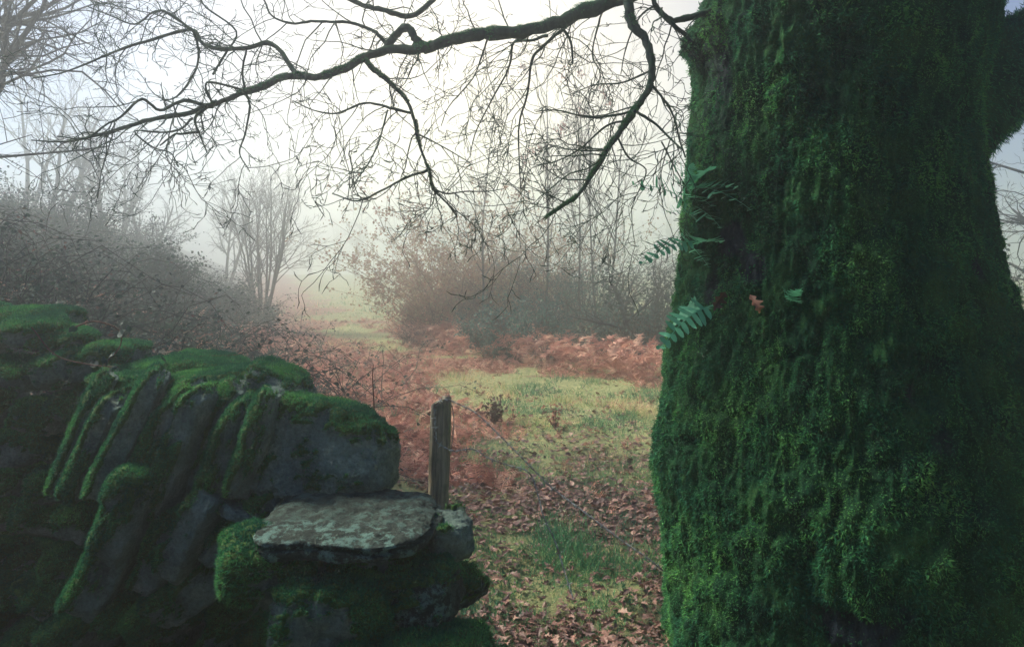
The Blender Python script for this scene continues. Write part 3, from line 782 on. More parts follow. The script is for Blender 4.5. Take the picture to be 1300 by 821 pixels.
LM = Limbs()
main = LM.add([(1010, -150), (940, -95), (870, -45), (815, -12), (755, 10), (700, 31), (640, 42), (600, 45), (560, 55), (530, 63), (505, 62), (470, 71), (430, 90), (400, 98), (365, 97), (330, 112), (300, 122), (270, 133)], 2.75, 3.3, 9.2, 2.9, 9)
B1 = LM.add([(840, -28), (800, -8), (801, 27), (819, 50), (826, 77), (827, 104), (810, 135), (797, 153), (774, 185), (756, 216), (734, 248), (716, 261), (693, 277)], 2.85, 2.6, 6.4, 1.1, 7)
LM.add([(270, 133), (230, 146), (190, 152), (150, 165), (115, 174), (80, 180), (40, 178)], 3.3, 3.4, 4.5, 1.0)
LM.add([(376, 94), (345, 56), (315, 61), (279, 62), (257, 55), (243, 38), (194, 50), (153, 63), (122, 76), (81, 92), (40, 100)], 3.25, 3.5, 4.2, 1.0, wig=0.02)
LM.add([(311, 117), (308, 90), (313, 63)], 3.27, 3.3, 2.2, 1.6)
LM.add([(311, 117), (317, 135), (311, 171), (304, 194), (317, 218)], 3.27, 3.1, 2.2, 0.8)
LM.add([(262, 137), (248, 149), (252, 167), (263, 194)], 3.3, 3.2, 3.0, 1.2)
LM.add([(265, 135), (233, 128), (203, 140), (180, 126), (153, 149), (135, 158), (108, 176), (72, 173)], 3.3, 3.0, 3.2, 1.0)
LM.add([(245, 150), (227, 165), (203, 168), (171, 167), (194, 187), (216, 194), (227, 212)], 3.3, 3.2, 2.0, 0.9)
LM.add([(252, 167), (232, 170), (221, 171), (203, 185)], 3.22, 3.2, 2.2, 1.2)
LM.add([(245, 38), (252, 63), (248, 90), (225, 122), (203, 128)], 3.4, 3.3, 2.4, 1.0)
LM.add([(243, 38), (212, 16), (194, 16), (171, 31), (140, 20), (110, 8)], 3.4, 3.6, 2.4, 0.8)
LM.add([(270, 95), (285, 70), (300, 40), (262, 10), (250, -10)], 3.4, 3.5, 1.8, 1.2)
LM.add([(270, 133), (262, 105), (300, 112), (311, 117)], 3.3, 3.27, 1.8, 1.8)
# branch hanging under the middle of the limb
A1 = LM.add([(463, 76), (475, 90), (490, 101), (515, 126), (526, 153), (531, 180), (544, 216), (549, 239), (567, 257), (580, 275)], 3.1, 2.9, 3.6, 1.1, 7)
LM.add([(542, 217), (517, 225), (486, 241), (454, 255), (422, 246)], 2.95, 2.8, 2.4, 0.9)
LM.add([(522, 144), (495, 137), (463, 131), (427, 144), (398, 140), (372, 128)], 3.0, 3.1, 2.4, 0.8)
LM.add([(492, 140), (481, 180), (468, 207), (445, 239)], 3.0, 2.8, 1.6, 0.8)
LM.add([(549, 239), (567, 246), (590, 243), (616, 243), (640, 240)], 2.92, 3.0, 1.5, 0.7)
LM.add([(567, 257), (580, 272), (572, 282)], 2.9, 2.9, 1.4, 0.8)
LM.add([(530, 170), (560, 185), (597, 207)], 3.0, 3.1, 1.4, 0.7)
# knob and upper branches
LM.add([(486, 66), (496, 52), (510, 37), (519, 36), (526, 48), (540, 60)], 3.1, 3.05, 6.5, 6.5, 7)
LM.add([(493, 60), (480, 44), (468, 37), (445, 29), (420, 28), (395, 27)], 3.1, 3.2, 3.2, 2.0)
LM.add([(395, 27), (370, 30), (345, 20), (335, 0), (320, -25)], 3.2, 3.3, 2.0, 1.2)
LM.add([(420, -15), (445, 0), (465, 8), (490, 14), (522, 21), (549, 0), (575, -25)], 3.3, 3.3, 3.6, 4.5)
LM.add([(533, 60), (530, 78)], 3.05, 3.05, 2.8, 1.8)
# hanging twiggy branches between the two limbs
LM.add([(695, 45), (672, 52), (652, 54), (646, 86), (625, 126), (605, 165), (598, 190)], 3.0, 3.3, 2.6, 0.8)
LM.add([(730, 22), (716, 36), (689, 59), (675, 77), (670, 117), (659, 158), (659, 203), (661, 239)], 2.95, 3.1, 3.2, 0.8)
LM.add([(714, 36), (725, 54), (727, 81)], 2.95, 2.9, 2.6, 1.5)
LM.add([(806, 140), (783, 146), (747, 149), (707, 140), (680, 142)], 2.75, 2.9, 2.2, 0.8)
LM.add([(808, 142), (833, 158), (851, 176), (866, 190)], 2.75, 2.6, 2.6, 1.4)
LM.add([(826, 106), (846, 131), (856, 150), (862, 175), (870, 200)], 2.8, 2.7, 2.2, 1.2)
LM.add([(797, 153), (770, 160), (735, 190), (705, 205), (680, 210)], 2.75, 2.9, 1.9, 0.7)
LM.add([(783, 172), (798, 200), (820, 215), (812, 240), (800, 262)], 2.7, 2.8, 1.6, 0.7)
LM.add([(826, 90), (790, 105), (755, 108), (725, 120)], 2.8, 3.0, 1.7, 0.7)
LM.add([(903, 14), (873, 23), (851, 25), (833, 9), (826, -20)], 2.85, 2.8, 5.5, 4.0, 7)
LM.add([(838, 14), (856, 33), (869, 43), (878, 54)], 2.8, 2.8, 4.0, 3.0)
LM.add([(835, 5), (812, 22), (795, 60), (788, 95)], 2.8, 2.9, 1.8, 0.8)
LM.add([(770, 0), (760, 30), (752, 70), (762, 95), (750, 130)], 3.0, 3.1, 1.8, 0.7)
LM.add([(620, 46), (612, 70), (600, 100), (570, 135), (560, 160)], 3.0, 3.2, 1.6, 0.7)
LM.add([(840, 180), (858, 215), (872, 240)], 2.7, 2.8, 1.5, 0.9)
def limb_moss(p, r, n, seed):
    g = np.random.default_rng(seed); i = g.integers(0, len(p) - 1, n); w = g.random(n)[:, None]
    c = p[i] * (1 - w) + p[i + 1] * w; t = p[i + 1] - p[i]; t /= np.linalg.norm(t, axis=1, keepdims=True)
    a = np.cross(t, [0.1, 0.2, 1]); a /= np.linalg.norm(a, axis=1, keepdims=True); b = np.cross(a, t); b[b[:, 2] < 0] *= -1
    ph = g.normal(size=n) * 0.9; d = a * np.sin(ph)[:, None] + b * np.cos(ph)[:, None]
    keep = fbm(c * 9 + seed, 2) > -0.12
    L = g.uniform(.004, .012, n); pos = c + d * r[i][:, None] * 0.95
    v, f = scatter(TRI_V, TRI_F, pos[keep], frames((d + g.normal(size=(n, 3)) * .45)[keep], t[keep]), np.stack([L * .4, L, L], 1)[keep])
    mesh('moss', v, f, M['moss_fibre'], oak, {'var': np.repeat(np.clip(g.normal(size=keep.sum()) * .18 + .4, 0, 1), 3)}, smooth=False)
limb_moss(*main, 26000, 1); limb_moss(*B1, 10000, 2); limb_moss(*A1, 5000, 3)
rnd = np.random.default_rng(99)
T = Tubes(); T.add(*main, 10); T.build('limb', M['oak_twig'], oak)
T = Tubes(); T.add(*B1, 8); T.build('limb', M['oak_twig'], oak)
T = Tubes()
for p, r in LM.paths[2:]: T.add(p, r, 6)
T.build('branches', M['oak_twig'], oak)

def twigs():
    T = Tubes(); nt_ = 0
    prm = dict(levels=2, kids=[4, 3], len=[0.5, 0.55], angle=(28, 60), wob=[0.20, 0.24, 0.26], up=[-0.02, 0.0, 0.02], rmin=0.0011, end=0.5, rr=0.6, seg=[8, 6, 4, 4], start=[0.15, 0.1, 0.1])
    for k, (p, r) in enumerate(LM.paths):
        L = np.linalg.norm(np.diff(p, axis=0), axis=1).sum()
        dens = 11 if k > 1 else 6
        for c in range(int(L * dens) + 2):
            i = rnd.integers(int(len(p) * (0.12 if k > 1 else 0.25)), len(p) - 1)
            td = unit(p[i + 1] - p[i]); side = unit(np.cross(td, rnd.normal(size=3) * [0.5, 1, 0.5]))
            a = math.radians(rnd.uniform(30, 70)); nd = td * math.cos(a) + side * math.sin(a) + np.array([0, 0, -0.10])
            ln = rnd.uniform(0.10, 0.44)
            out = {}
            grow(out, p[i], nd, ln, max(0.0018, min(0.003, r[i] * 0.5)), 0, prm, rnd)
            for lv, lst in out.items():
                for q, rr in lst:
                    rr = np.maximum(rr, 0.0012)
                    if lv:  # swollen bud at the end of the twig
                        rr = rr.copy(); rr[-1] = 0.0006; rr[-2] = 0.0022 if rnd.random() < .6 else rr[-2]
                    T.add(q, rr, 4 if lv == 0 else 3)
    T.build('twigs', M['oak_twig'], oak)
twigs()

# big limb leaving the trunk on the right
def fat_limb(name, pts, rads, root, sides=60, per=22):
    p, r = catmull(pts, rads, per)
    n = len(p); t = np.gradient(p, axis=0); t /= np.linalg.norm(t, axis=1, keepdims=True)
    a = np.cross(t, [0, 0.3, 1]); a /= np.linalg.norm(a, axis=1, keepdims=True); b = np.cross(t, a)
    ang = np.arange(sides) * 2 * PI / sides
    dirs = a[:, None] * np.cos(ang)[None, :, None] + b[:, None] * np.sin(ang)[None, :, None]
    pos = (p[:, None] + r[:, None, None] * dirs).reshape(-1, 3); dr = dirs.reshape(-1, 3)
    w1, _ = worley(pos * 9); pos = pos + dr * (0.035 * (np.sqrt(np.clip(1 - w1 ** 2, 0, 1)) - .6) + fbm(pos * 22, 3) * 0.012)[:, None]
    i0 = np.arange(n - 1)[:, None] * sides; j = np.arange(sides)[None, :]; j2 = (j + 1) % sides
    f = np.stack([i0 + j, i0 + j2, i0 + sides + j2, i0 + sides + j], -1).reshape(-1, 4)
    mesh(name, pos, f, M['moss_body'], root, {'bark': np.full(len(pos), 0.1)})
    m = 30000; idx = rnd.integers(0, len(pos), m); L = rnd.uniform(0.01, 0.024, m)
    v, f = scatter(TRI_V, TRI_F, pos[idx] + rnd.normal(size=(m, 3)) * 0.007, frames(dr[idx] * 0.6 + [0, 0, -0.6] + rnd.normal(size=(m, 3)) * .4, dr[idx]), np.stack([L * .26, L, L], 1))
    o = mesh('moss', v, f, M['moss_fibre'], root, {'var': np.repeat(np.clip(rnd.normal(size=m) * .18 + .35, 0, 1), 3)}, smooth=False)
    return o
fat_limb('limb', [P(1150, 160, 3.0), P(1230, 110, 3.0), P(1290, 78, 3.0), P(1350, 40, 3.05), P(1430, -40, 3.1), P(1500, -140, 3.2)], [0.30, 0.22, 0.165, 0.15, 0.14, 0.12], oak)

# ------------------------------------------------------------------ ferns on the trunk
def polypody(n_pairs, droop, leaflet, rnd):
    V = []; Fc = []; off = 0
    arch = lambda q: np.array([0.05 * math.sin(q * 4), q * (1 - 0.25 * droop * q), -droop * q * q])
    ys = np.linspace(0, 1, 12)
    for a in range(11):
        p, q = arch(ys[a]), arch(ys[a + 1]); w = 0.013 * (1 - ys[a] * .7)
        V += [p + [-w, 0, 0], p + [w, 0, 0], q + [w * .8, 0, 0], q + [-w * .8, 0, 0]]; Fc += [[off, off + 1, off + 2], [off, off + 2, off + 3]]; off += 4
    for k in range(n_pairs):
        q0 = 0.22 + 0.76 * k / (n_pairs - 1)
        for sd in (-1, 1):
            q = q0 + sd * 0.015; ln = leaflet * min(1, (1.12 - q) * 2.0) * min(1, 0.5 + 1.6 * q) * rnd.uniform(.85, 1.1); wd = 0.50 * 0.76 / n_pairs * 0.92
            p = arch(q); d = unit(np.array([sd, 0.38 + rnd.normal() * .08, rnd.normal() * .15])); e = unit(np.cross([0, 0, 1], d)) * wd
            cup = rnd.uniform(-.25, .25) * ln
            V += [p - e * .9, p + e * .9, p + d * ln * .5 + e + [0, 0, cup * .3], p + d * ln * .85 + e * .62 + [0, 0, cup * .7], p + d * ln + [0, 0, cup], p + d * ln * .85 - e * .62 + [0, 0, cup * .7], p + d * ln * .5 - e + [0, 0, cup * .3]]
            Fc += [[off, off + 1, off + 2], [off, off + 2, off + 6], [off + 6, off + 2, off + 3], [off + 6, off + 3, off + 5], [off + 5, off + 3, off + 4]]; off += 7
    return np.array(V), np.array(Fc)
def fern(name, label, fronds, group):
    fx = []
    for (a, b, wid, d0, d1, droop) in fronds:
        s0 = bark_depth(*a); s0 = 3.0 if s0 is None else s0
        s1 = bark_depth(*b); s1 = s0 - 0.10 if s1 is None else s1 - 0.05
        fx.append((a, b, wid, s0 + 0.01, s1, droop))
    fronds = fx
    root = thing(name, label, 'fern', P(*fronds[0][0], fronds[0][3]), group)
    for k, (a, b, wid, d0, d1, droop) in enumerate(fronds):
        p0, p1 = P(*a, d0), P(*b, d1); L = np.linalg.norm(p1 - p0)
        tv, tf = polypody(9, droop, wid, np.random.default_rng(k))
        end = np.array([0, 1 - 0.25 * droop, -droop]); end_l = np.linalg.norm(end)
        # rotate template so that its end lands on p1
        d = (p1 - p0) / L
        up = unit(np.array([0.05, -0.75, 0.65]))
        x = unit(np.cross(d, up)); z = np.cross(x, d)
        al = math.atan2(-end[2], end[1]); ca, sa = math.cos(al), math.sin(al)
        Rr = np.array([[1, 0, 0], [0, ca, -sa], [0, sa, ca]])
        tv = tv @ Rr.T / end_l * L
        w = tv @ np.stack([x, d, z], 0) + p0
        mesh('frond', w, tf, M['fern'], root, {'var': np.clip(np.full(len(w), 0.35 + 0.1 * (k % 4)) + np.random.default_rng(k).normal(size=len(w)) * .1, 0, 1)}, smooth=False)
    return root
FG = 'ferns growing on the mossy oak trunk'
fern('fern', 'topmost fern cluster spreading over the left edge of the mossy trunk', [((880, 272), (803, 232), 0.21, 2.72, 2.52, .45), ((884, 246), (846, 206), 0.22, 2.70, 2.55, .3), ((878, 250), (850, 228), 0.28, 2.64, 2.52, .4), ((884, 282), (846, 268), 0.26, 2.66, 2.5, .5),
     ((878, 240), (905, 214), 0.26, 2.58, 2.46, .3), ((880, 240), (950, 268), 0.17, 2.54, 2.38, .5), ((876, 244), (932, 240), 0.2, 2.55, 2.40, .4), ((874, 250), (900, 262), 0.3, 2.58, 2.44, .3), ((880, 262), (912, 290), 0.24, 2.54, 2.40, .4), ((876, 232), (880, 208), 0.3, 2.60, 2.50, .3)], FG)
fern('fern', 'small pale fern in the middle of the left edge of the trunk', [((892, 308), (812, 332), 0.15, 2.68, 2.50, .3), ((884, 312), (915, 308), 0.26, 2.56, 2.44, .3), ((880, 315), (898, 340), 0.24, 2.56, 2.43, .4), ((886, 310), (856, 300), 0.26, 2.64, 2.50, .4)], FG)
fern('fern', 'lowest fern with one broad frond pointing down left from the trunk', [((912, 386), (834, 440), 0.20, 2.60, 2.42, .3), ((904, 392), (858, 410), 0.26, 2.60, 2.46, .4)], FG)
fern('fern', 'tiny fern sprig on the bare patch in the face of the trunk', [((1003, 384), (1014, 368), 0.36, 2.36, 2.31, .2), ((1003, 380), (994, 368), 0.36, 2.36, 2.31, .2), ((1003, 382), (1014, 384), 0.36, 2.36, 2.31, .2)], FG)

def stuck_leaf(label, px, py, size, rot, var, d):
    d = bark_depth(px, py + size * 0.5, d) - 0.018; p = P(px, py, d); s = size / F * d
    v = OAK_V * s; v[:, 2] += 0.35 * s * np.sin(OAK_V[:, 1] * 3.5 + px) + 0.9 * s * OAK_V[:, 0] ** 2 * 3; c, sn = math.cos(rot), math.sin(rot)
    w = np.stack([v[:, 0] * c - v[:, 1] * sn, -v[:, 2] * 0.8, v[:, 0] * sn + v[:, 1] * c], 1) + p
    o = mesh('oak_leaf', w, OAK_F, M['dead_leaf'], None, {'var': np.full(len(w), var)}, smooth=False)
    # origin at the leaf
    tag(o, label, 'leaf', 'dead leaves caught in the moss of the oak')
stuck_leaf('orange brown oak leaf caught in the moss, right of the dark one', 954, 374, 25, PI + 0.35, 0.75, 2.35)
stuck_leaf('dark shrivelled oak leaf caught in the moss near the lowest fern', 920, 370, 28, PI - 0.5, 0.0, 2.40)

# ------------------------------------------------------------------ stones
def cube_sphere(n):
    t = np.linspace(-1, 1, n); A, B = np.meshgrid(t, t); a = A.ravel(); b = B.ravel(); o = np.ones_like(a)
    Vs = []; Fs = []
    i = (np.arange(n - 1)[:, None] * n + np.arange(n - 1)[None]).ravel(); q = np.stack([i, i + 1, i + n + 1, i + n], 1)
    for k, (v, flip) in enumerate([((a, b, o), 0), ((a, b, -o), 1), ((a, o, b), 1), ((a, -o, b), 0), ((o, a, b), 0), ((-o, a, b), 1)]):
        Vs.append(np.stack(v, 1)); Fs.append((q[:, ::-1] if flip else q) + k * n * n)
    V = np.concatenate(Vs); Fc = np.concatenate(Fs)
    key = np.round(V * 1e5).astype(np.int64); _, idx, inv = np.unique(key, axis=0, return_index=True, return_inverse=True)
    return V[idx], inv.ravel()[Fc]
CS = {n: cube_sphere(n) for n in (24, 40, 80)}

def rot_xyz(rx, ry, rz):
    return np.array(Matrix.Rotation(rz, 3, 'Z') @ Matrix.Rotation(ry, 3, 'Y') @ Matrix.Rotation(rx, 3, 'X'))

def stone(name, c, half, rot, seed, parent=None, res=40, mat='stone', moss=0.6, rough=0.10, boxy=5.0, strata=0.0, shape=None, fuzz=1.0, mossdir=(0, -0.25, 1), lich=0.0, fine=0.010):
    V, Fc = CS[res]; half = np.asarray(half, float)
    nrm = (np.abs(V) ** boxy).sum(1) ** (1 / boxy)
    p = V / nrm[:, None]
    p = p * half
    if shape is not None: p = shape(p, half)
    rg = np.random.default_rng(int(seed) + 900)
    qn = p / half
    for _ in range(14):
        nv = unit(rg.normal(size=3)); h = (np.abs(nv).sum() * 0.86 + 0.14) * rg.uniform(0.74, 0.97)
        ex = np.maximum(0, qn @ nv - h); qn = qn - ex[:, None] * nv * 0.92
    p = qn * half
    m = half.min()
    dirn = p / half; dirn /= np.linalg.norm(dirn, axis=1, keepdims=True) + 1e-9
    q = p / m
    d = fbm(q * 0.55 + seed * 7.1, 4) * rough * m * 1.1
    # chipped facets
    w, cid = worley(q * 0.8 + seed * 3.3); d += (cid - 0.5) * rough * m * 0.35
    if strata:
        lay = np.floor((p[:, 2] + 0.012 * fbm(p * 6 + seed, 2)) / strata)
        h = (np.sin(lay * 91.7 + seed) * 43758.5) % 1.0
        edge = 1 - np.abs(p[:, 2] / half[2]); edge = np.ones_like(edge)
        p = p * (1 + np.stack([h - .5, h - .5, 0 * h], 1) * 0.10 * (np.abs(p[:, 2:3]) < half[2] * 0.9))
    p = p + dirn * d[:, None] + dirn * (fbm(p * 30 + seed, 3) * fine)[:, None]
    R = rot_xyz(*rot); w = p @ R.T + np.asarray(c)
    # moss where the surface looks up
    fn = np.zeros_like(w); a, b, cc, dd = (w[Fc[:, k]] for k in range(4)); n_ = np.cross(cc - a, dd - b)
    for k in range(4): np.add.at(fn, Fc[:, k], n_)
    fn /= np.linalg.norm(fn, axis=1, keepdims=True) + 1e-12
    md = unit(np.array(mossdir, float))
    ms = fn @ md + fbm(w * 6 + 40, 3) * 0.75
    mask = sstep(0.75 - moss, 1.05 - moss, ms)
    # cushion thickness
    wc, _ = worley(w * 26); th = mask * (0.010 + 0.014 * np.sqrt(np.clip(1 - wc ** 2, 0, 1)))
    w = w + fn * th[:, None]
    o = mesh(name, w, Fc, M[mat], parent, {'moss': mask, 'lichen': lich * np.clip(sstep(-0.35, -0.75, p[:, 1] / half[1]) + 0.35 + 0.3 * fbm(w * 9, 2), 0, 1)})
    if fuzz > 0:
        area = np.linalg.norm(n_, axis=1) * 0.5; fm = mask[Fc].mean(1) * area
        tot = fm.sum(); k = int(min(26000, tot * 150000 * fuzz))
        if k > 60:
            idx = RNG.choice(len(Fc), k, p=fm / fm.sum()); u1, u2 = RNG.random((2, k, 1))
            A, B, C2, D2 = (w[Fc[idx, j]] for j in range(4))
            pp = (A * (1 - u1) + B * u1) * (1 - u2) + (D2 * (1 - u1) + C2 * u1) * u2
            nn = fn[Fc[idx, 0]]; L = RNG.uniform(0.006, 0.016, k)
            dn = nn * 0.8 + RNG.normal(size=(k, 3)) * 0.45 + [0, 0, -0.05]
            v, f = scatter(TRI_V, TRI_F, pp, frames(dn), np.stack([L * .28, L, L], 1))
            cv = 0.42 + fbm(pp * 6 + 8, 2) * .5 + RNG.normal(size=k) * .16
            mesh('moss', v, f, M['moss_fibre'], o if parent is None else o, {'var': np.repeat(np.clip(cv, 0, 1), 3)}, smooth=False)
    return o

# slab step
def slab_shape(p, h):
    q = p.copy(); x = p[:, 0] / h[0]; y = p[:, 1] / h[1]
    q[:, 1] *= 1 - 0.16 * x            # broader at the left
    q[:, 1] += -0.05 * h[1] * np.sin(x * 3)
    q[:, 0] *= 1 - 0.10 * np.clip(-y, 0, 1)
    q[:, 2] *= 1 - 0.25 * np.clip(x, 0, 1)
    return q
sl = stone('stone_slab', P(449, 655, 2.46) + [0, 0, -0.015], (0.262, 0.245, 0.042), (math.radians(3), math.radians(1), math.radians(-5)), 3, None, 80, 'slab', -0.65, 0.16, 6, 0.014, slab_shape, 0.6, lich=0.75, mossdir=(0.45, 0.25, 0.85), fine=0.004)
tag(sl, 'flat lichen spotted stone slab forming the step of the stile', 'stone', None)
def boul_shape(p, h):
    q = p.copy(); x = p[:, 0] / h[0]; z = p[:, 2] / h[2]
    q[:, 2] -= h[2] * (0.20 * x + 0.36 * np.clip(x, 0, 1) ** 1.5 + 0.35 * np.clip(-x - 0.45, 0, 1)) * np.clip(z, 0, 1)
    q[:, 0] += -0.10 * h[0] * z * (x < 0)
    q[:, 1] *= 1 - 0.25 * z
    return q
bo = stone('boulder', P(410, 570, 2.80), (0.268, 0.16, 0.158), (math.radians(-4), math.radians(4), math.radians(-6)), 11, None, 80, 'boulder', 0.34, 0.10, 5.5, 0, boul_shape, 0.9, mossdir=(-0.45, -0.05, 0.9), lich=0.25)
tag(bo, 'big smooth faced boulder with a mossy top, standing behind the slab', 'stone')
for c, h, r, sd, lab, ms in [
        (P(568, 680, 2.52), (0.075, 0.10, 0.065), (0.1, -0.1, 0.3), 21, 'squarish dark stone just right of the slab', 0.1),
        (P(470, 712, 2.50), (0.20, 0.16, 0.055), (0.0, 0.05, 0.1), 22, 'dark flat stone in the shade directly under the slab', 0.0),
        (P(330, 716, 2.32), (0.095, 0.10, 0.08), (0.2, 0.0, 0.4), 23, 'round moss covered stone below the left end of the slab', 0.9),
        (P(525, 752, 2.38), (0.14, 0.13, 0.075), (0.1, -0.12, -0.2), 24, 'lichen spotted stone at the foot of the stile', 0.25),
        (P(420, 775, 2.30), (0.17, 0.14, 0.10), (0.1, 0.1, 0.3), 25, 'broad mossy stone at the bottom of the stile, left of the lichen spotted one', 0.35),
        (P(572, 748, 2.62), (0.11, 0.09, 0.03), (0.1, -0.15, 0.5), 26, 'thin pale flat stone lying at the right foot of the stile', -0.1),
        (P(520, 850, 2.25), (0.24, 0.16, 0.10), (0.0, 0.0, -0.1), 27, 'lowest stone at the foot of the stile', 0.2)]:
    s_ = stone('stone', c, h, r, sd, None, 40, 'slab' if sd in (24, 26) else 'stone', ms, 0.14, 4.2, 0.02 if sd in (26, 22) else 0, None, 1.0, lich=0.8 if sd in (24, 26) else 0.2)
    tag(s_, lab, 'stone', 'loose stones of the stile')

# dry stone wall running left
wall = thing('stone_wall', 'old moss covered dry stone wall of leaning slabs at the lower left', 'wall', (-1.6, 3.1, 0))
def wst(px, py, d, hx, hy, hz, ry, sd, ms=0.5, rx=0.0, rz=0.0, boxy=4.0, res=40, rough=.12, name='stone'):
    stone(name, P(px, py, d), (hx, hy, hz), (rx, math.radians(ry), rz), sd, wall, res, 'stone', ms, rough, boxy, 0, None, 1.0, lich=0.3, mossdir=(-0.15, -0.35, 0.9))
# traced upper stones (tilt in degrees about the viewing axis, positive = right end down)
wst(352, 498, 3.02, 0.13, 0.16, 0.075, 28, 101, 0.25, name='coping_stone')
wst(278, 492, 3.10, 0.20, 0.17, 0.05, -6, 102, 0.6, name='coping_stone', res=40)
wst(318, 540, 2.92, 0.13, 0.15, 0.075, -50, 103, 0.25)
wst(205, 476, 3.35, 0.20, 0.2, 0.045, -6, 104, 0.55, name='coping_stone')
wst(262, 470, 3.42, 0.15, 0.2, 0.045, 8, 105, 0.35, name='coping_stone')
wst(180, 505, 3.15, 0.17, 0.18, 0.09, 8, 106, 0.3)
wst(120, 458, 3.4, 0.2, 0.2, 0.05, -4, 107, 0.6, name='coping_stone')
wst(30, 412, 3.45, 0.2, 0.2, 0.05, -3, 109, 0.7, name='coping_stone')
wst(-60, 404, 3.5, 0.2, 0.2, 0.06, 4, 110, 0.6, name='coping_stone')
wst(395, 540, 3.02, 0.14, 0.12, 0.05, 22, 108, 0.7)
rs = np.random.default_rng(44)
for k in range(9):
    px = 330 - k * 27; py = 560 + (k % 2) * 14 - (k > 5) * 12
    stone('stone', P(px, py, 2.74 + 0.05 * (k % 3) + k * 0.02), (0.20 + rs.uniform(-.03, .05), 0.15 + rs.uniform(-.02, .03), rs.uniform(.030, .046)), (rs.normal() * .08, math.radians(-68 + rs.uniform(-6, 6)), rs.normal() * .15),
          150 + k, wall, 40, 'stone', 0.36 + 0.25 * rs.random(), 0.16, 8, 0, None, 1.2, lich=0.3, mossdir=(-0.75, -0.25, 0.6), fine=0.006)
for k, (px, py, hl, hw, ry, ms) in enumerate([(262, 672, 0.17, 0.045, -62, 0.1), (303, 668, 0.13, 0.04, -45, 0.0), (222, 690, 0.16, 0.05, -68, 0.5), (175, 650, 0.16, 0.06, -70, 0.6),
        (342, 640, 0.11, 0.035, -30, 0.3), (288, 628, 0.10, 0.028, 15, 0.0), (318, 648, 0.09, 0.025, 22, 0.05), (140, 720, 0.15, 0.06, -60, 0.6), (250, 745, 0.14, 0.06, -30, 0.4)]):
    stone('stone', P(px, py, 2.72 + 0.04 * (k % 3)), (hl, 0.13, hw), (rs.normal() * .08, math.radians(ry), rs.normal() * .15), 120 + k, wall, 40, 'stone', ms, 0.14, 7, 0, None, 1.0, lich=0.3, mossdir=(-0.5, -0.3, 0.8), fine=0.006)
rw = np.random.default_rng(17); k = 0
for cx in np.arange(-160, 330, 46):
    top = 474 - (cx < 90) * 44 + (cx > 150) * 26 + (cx > 260) * 40
    for py in np.arange(top, 860, 46):
        x_ = cx + rw.uniform(-14, 14) + (py % 92 > 46) * 20; y_ = py + rw.uniform(-10, 10)
        d = (3.02 if x_ > 110 else 2.95) + (300 - x_) * 0.0013 + rw.uniform(-.10, .08) - (y_ - 600) * 0.0003
        wst(x_, y_, d, rw.uniform(.08, .12), 0.11, rw.uniform(.038, .065), rw.uniform(-70, -20) if x_ > 120 else rw.uniform(-40, 20), 200 + k, rw.uniform(0.4, 0.85), rw.normal() * .12, rw.normal() * .2, 3.6, 24); k += 1
for q in range(9):
    x0 = -190 + q * 62
    wst(x0, 660 + (x0 > 150) * 30, 3.22 + (300 - x0) * 0.0016, 0.15, 0.09, 0.50 if x0 < 150 else 0.42, 0, 400 + q, 0.1, name='rubble_core', boxy=6)

# arching bramble stems over the wall
def stem(label, pix, d0, d1, r0, r1, mat='bramble_stem', leaves=0, name='bramble_cane', cat='stem', group='bramble stems arching over the wall'):
    pts = np.array([P(a, b, dd) for (a, b), dd in zip(pix, np.linspace(d0, d1, len(pix)))])
    p, r = catmull(pts, np.linspace(r0, r1, len(pix)), 8)
    root = thing(name, label, cat, pts[0], group)
    T = Tubes(); T.add(p, r, 5); T.build('stalk', M[mat], root)
    if leaves:
        idx = RNG.integers(0, len(p), leaves); pos = p[idx]
        v, f = scatter(LEAF_V, LEAF_F, pos, frames(RNG.normal(size=(leaves, 3)) + [0, 0, .2]), RNG.uniform(.02, .045, leaves))
        mesh('leaves', v, f, M['bramble_leaf'], root, {'var': np.repeat(RNG.random(leaves), len(LEAF_V))}, smooth=False)
stem('pale bramble stem arching over the top of the wall', [(95, 415), (120, 408), (150, 418), (152, 440), (130, 465)], 3.0, 2.9, .004, .002, leaves=6)
stem('thin bramble stem lying from the wall to the boulder', [(40, 415), (70, 450), (110, 462), (150, 466)], 2.95, 2.9, .003, .002, leaves=5)
stem('long thin stem running right above the coping stones', [(210, 460), (255, 452), (300, 450), (335, 440)], 3.2, 3.6, .0025, .0015, leaves=3)
stem('upright dead stem standing behind the boulder', [(475, 560), (475, 520), (473, 480), (474, 462)], 3.4, 3.4, .0045, .0015, group=None, name='dead_stem', cat='stem')
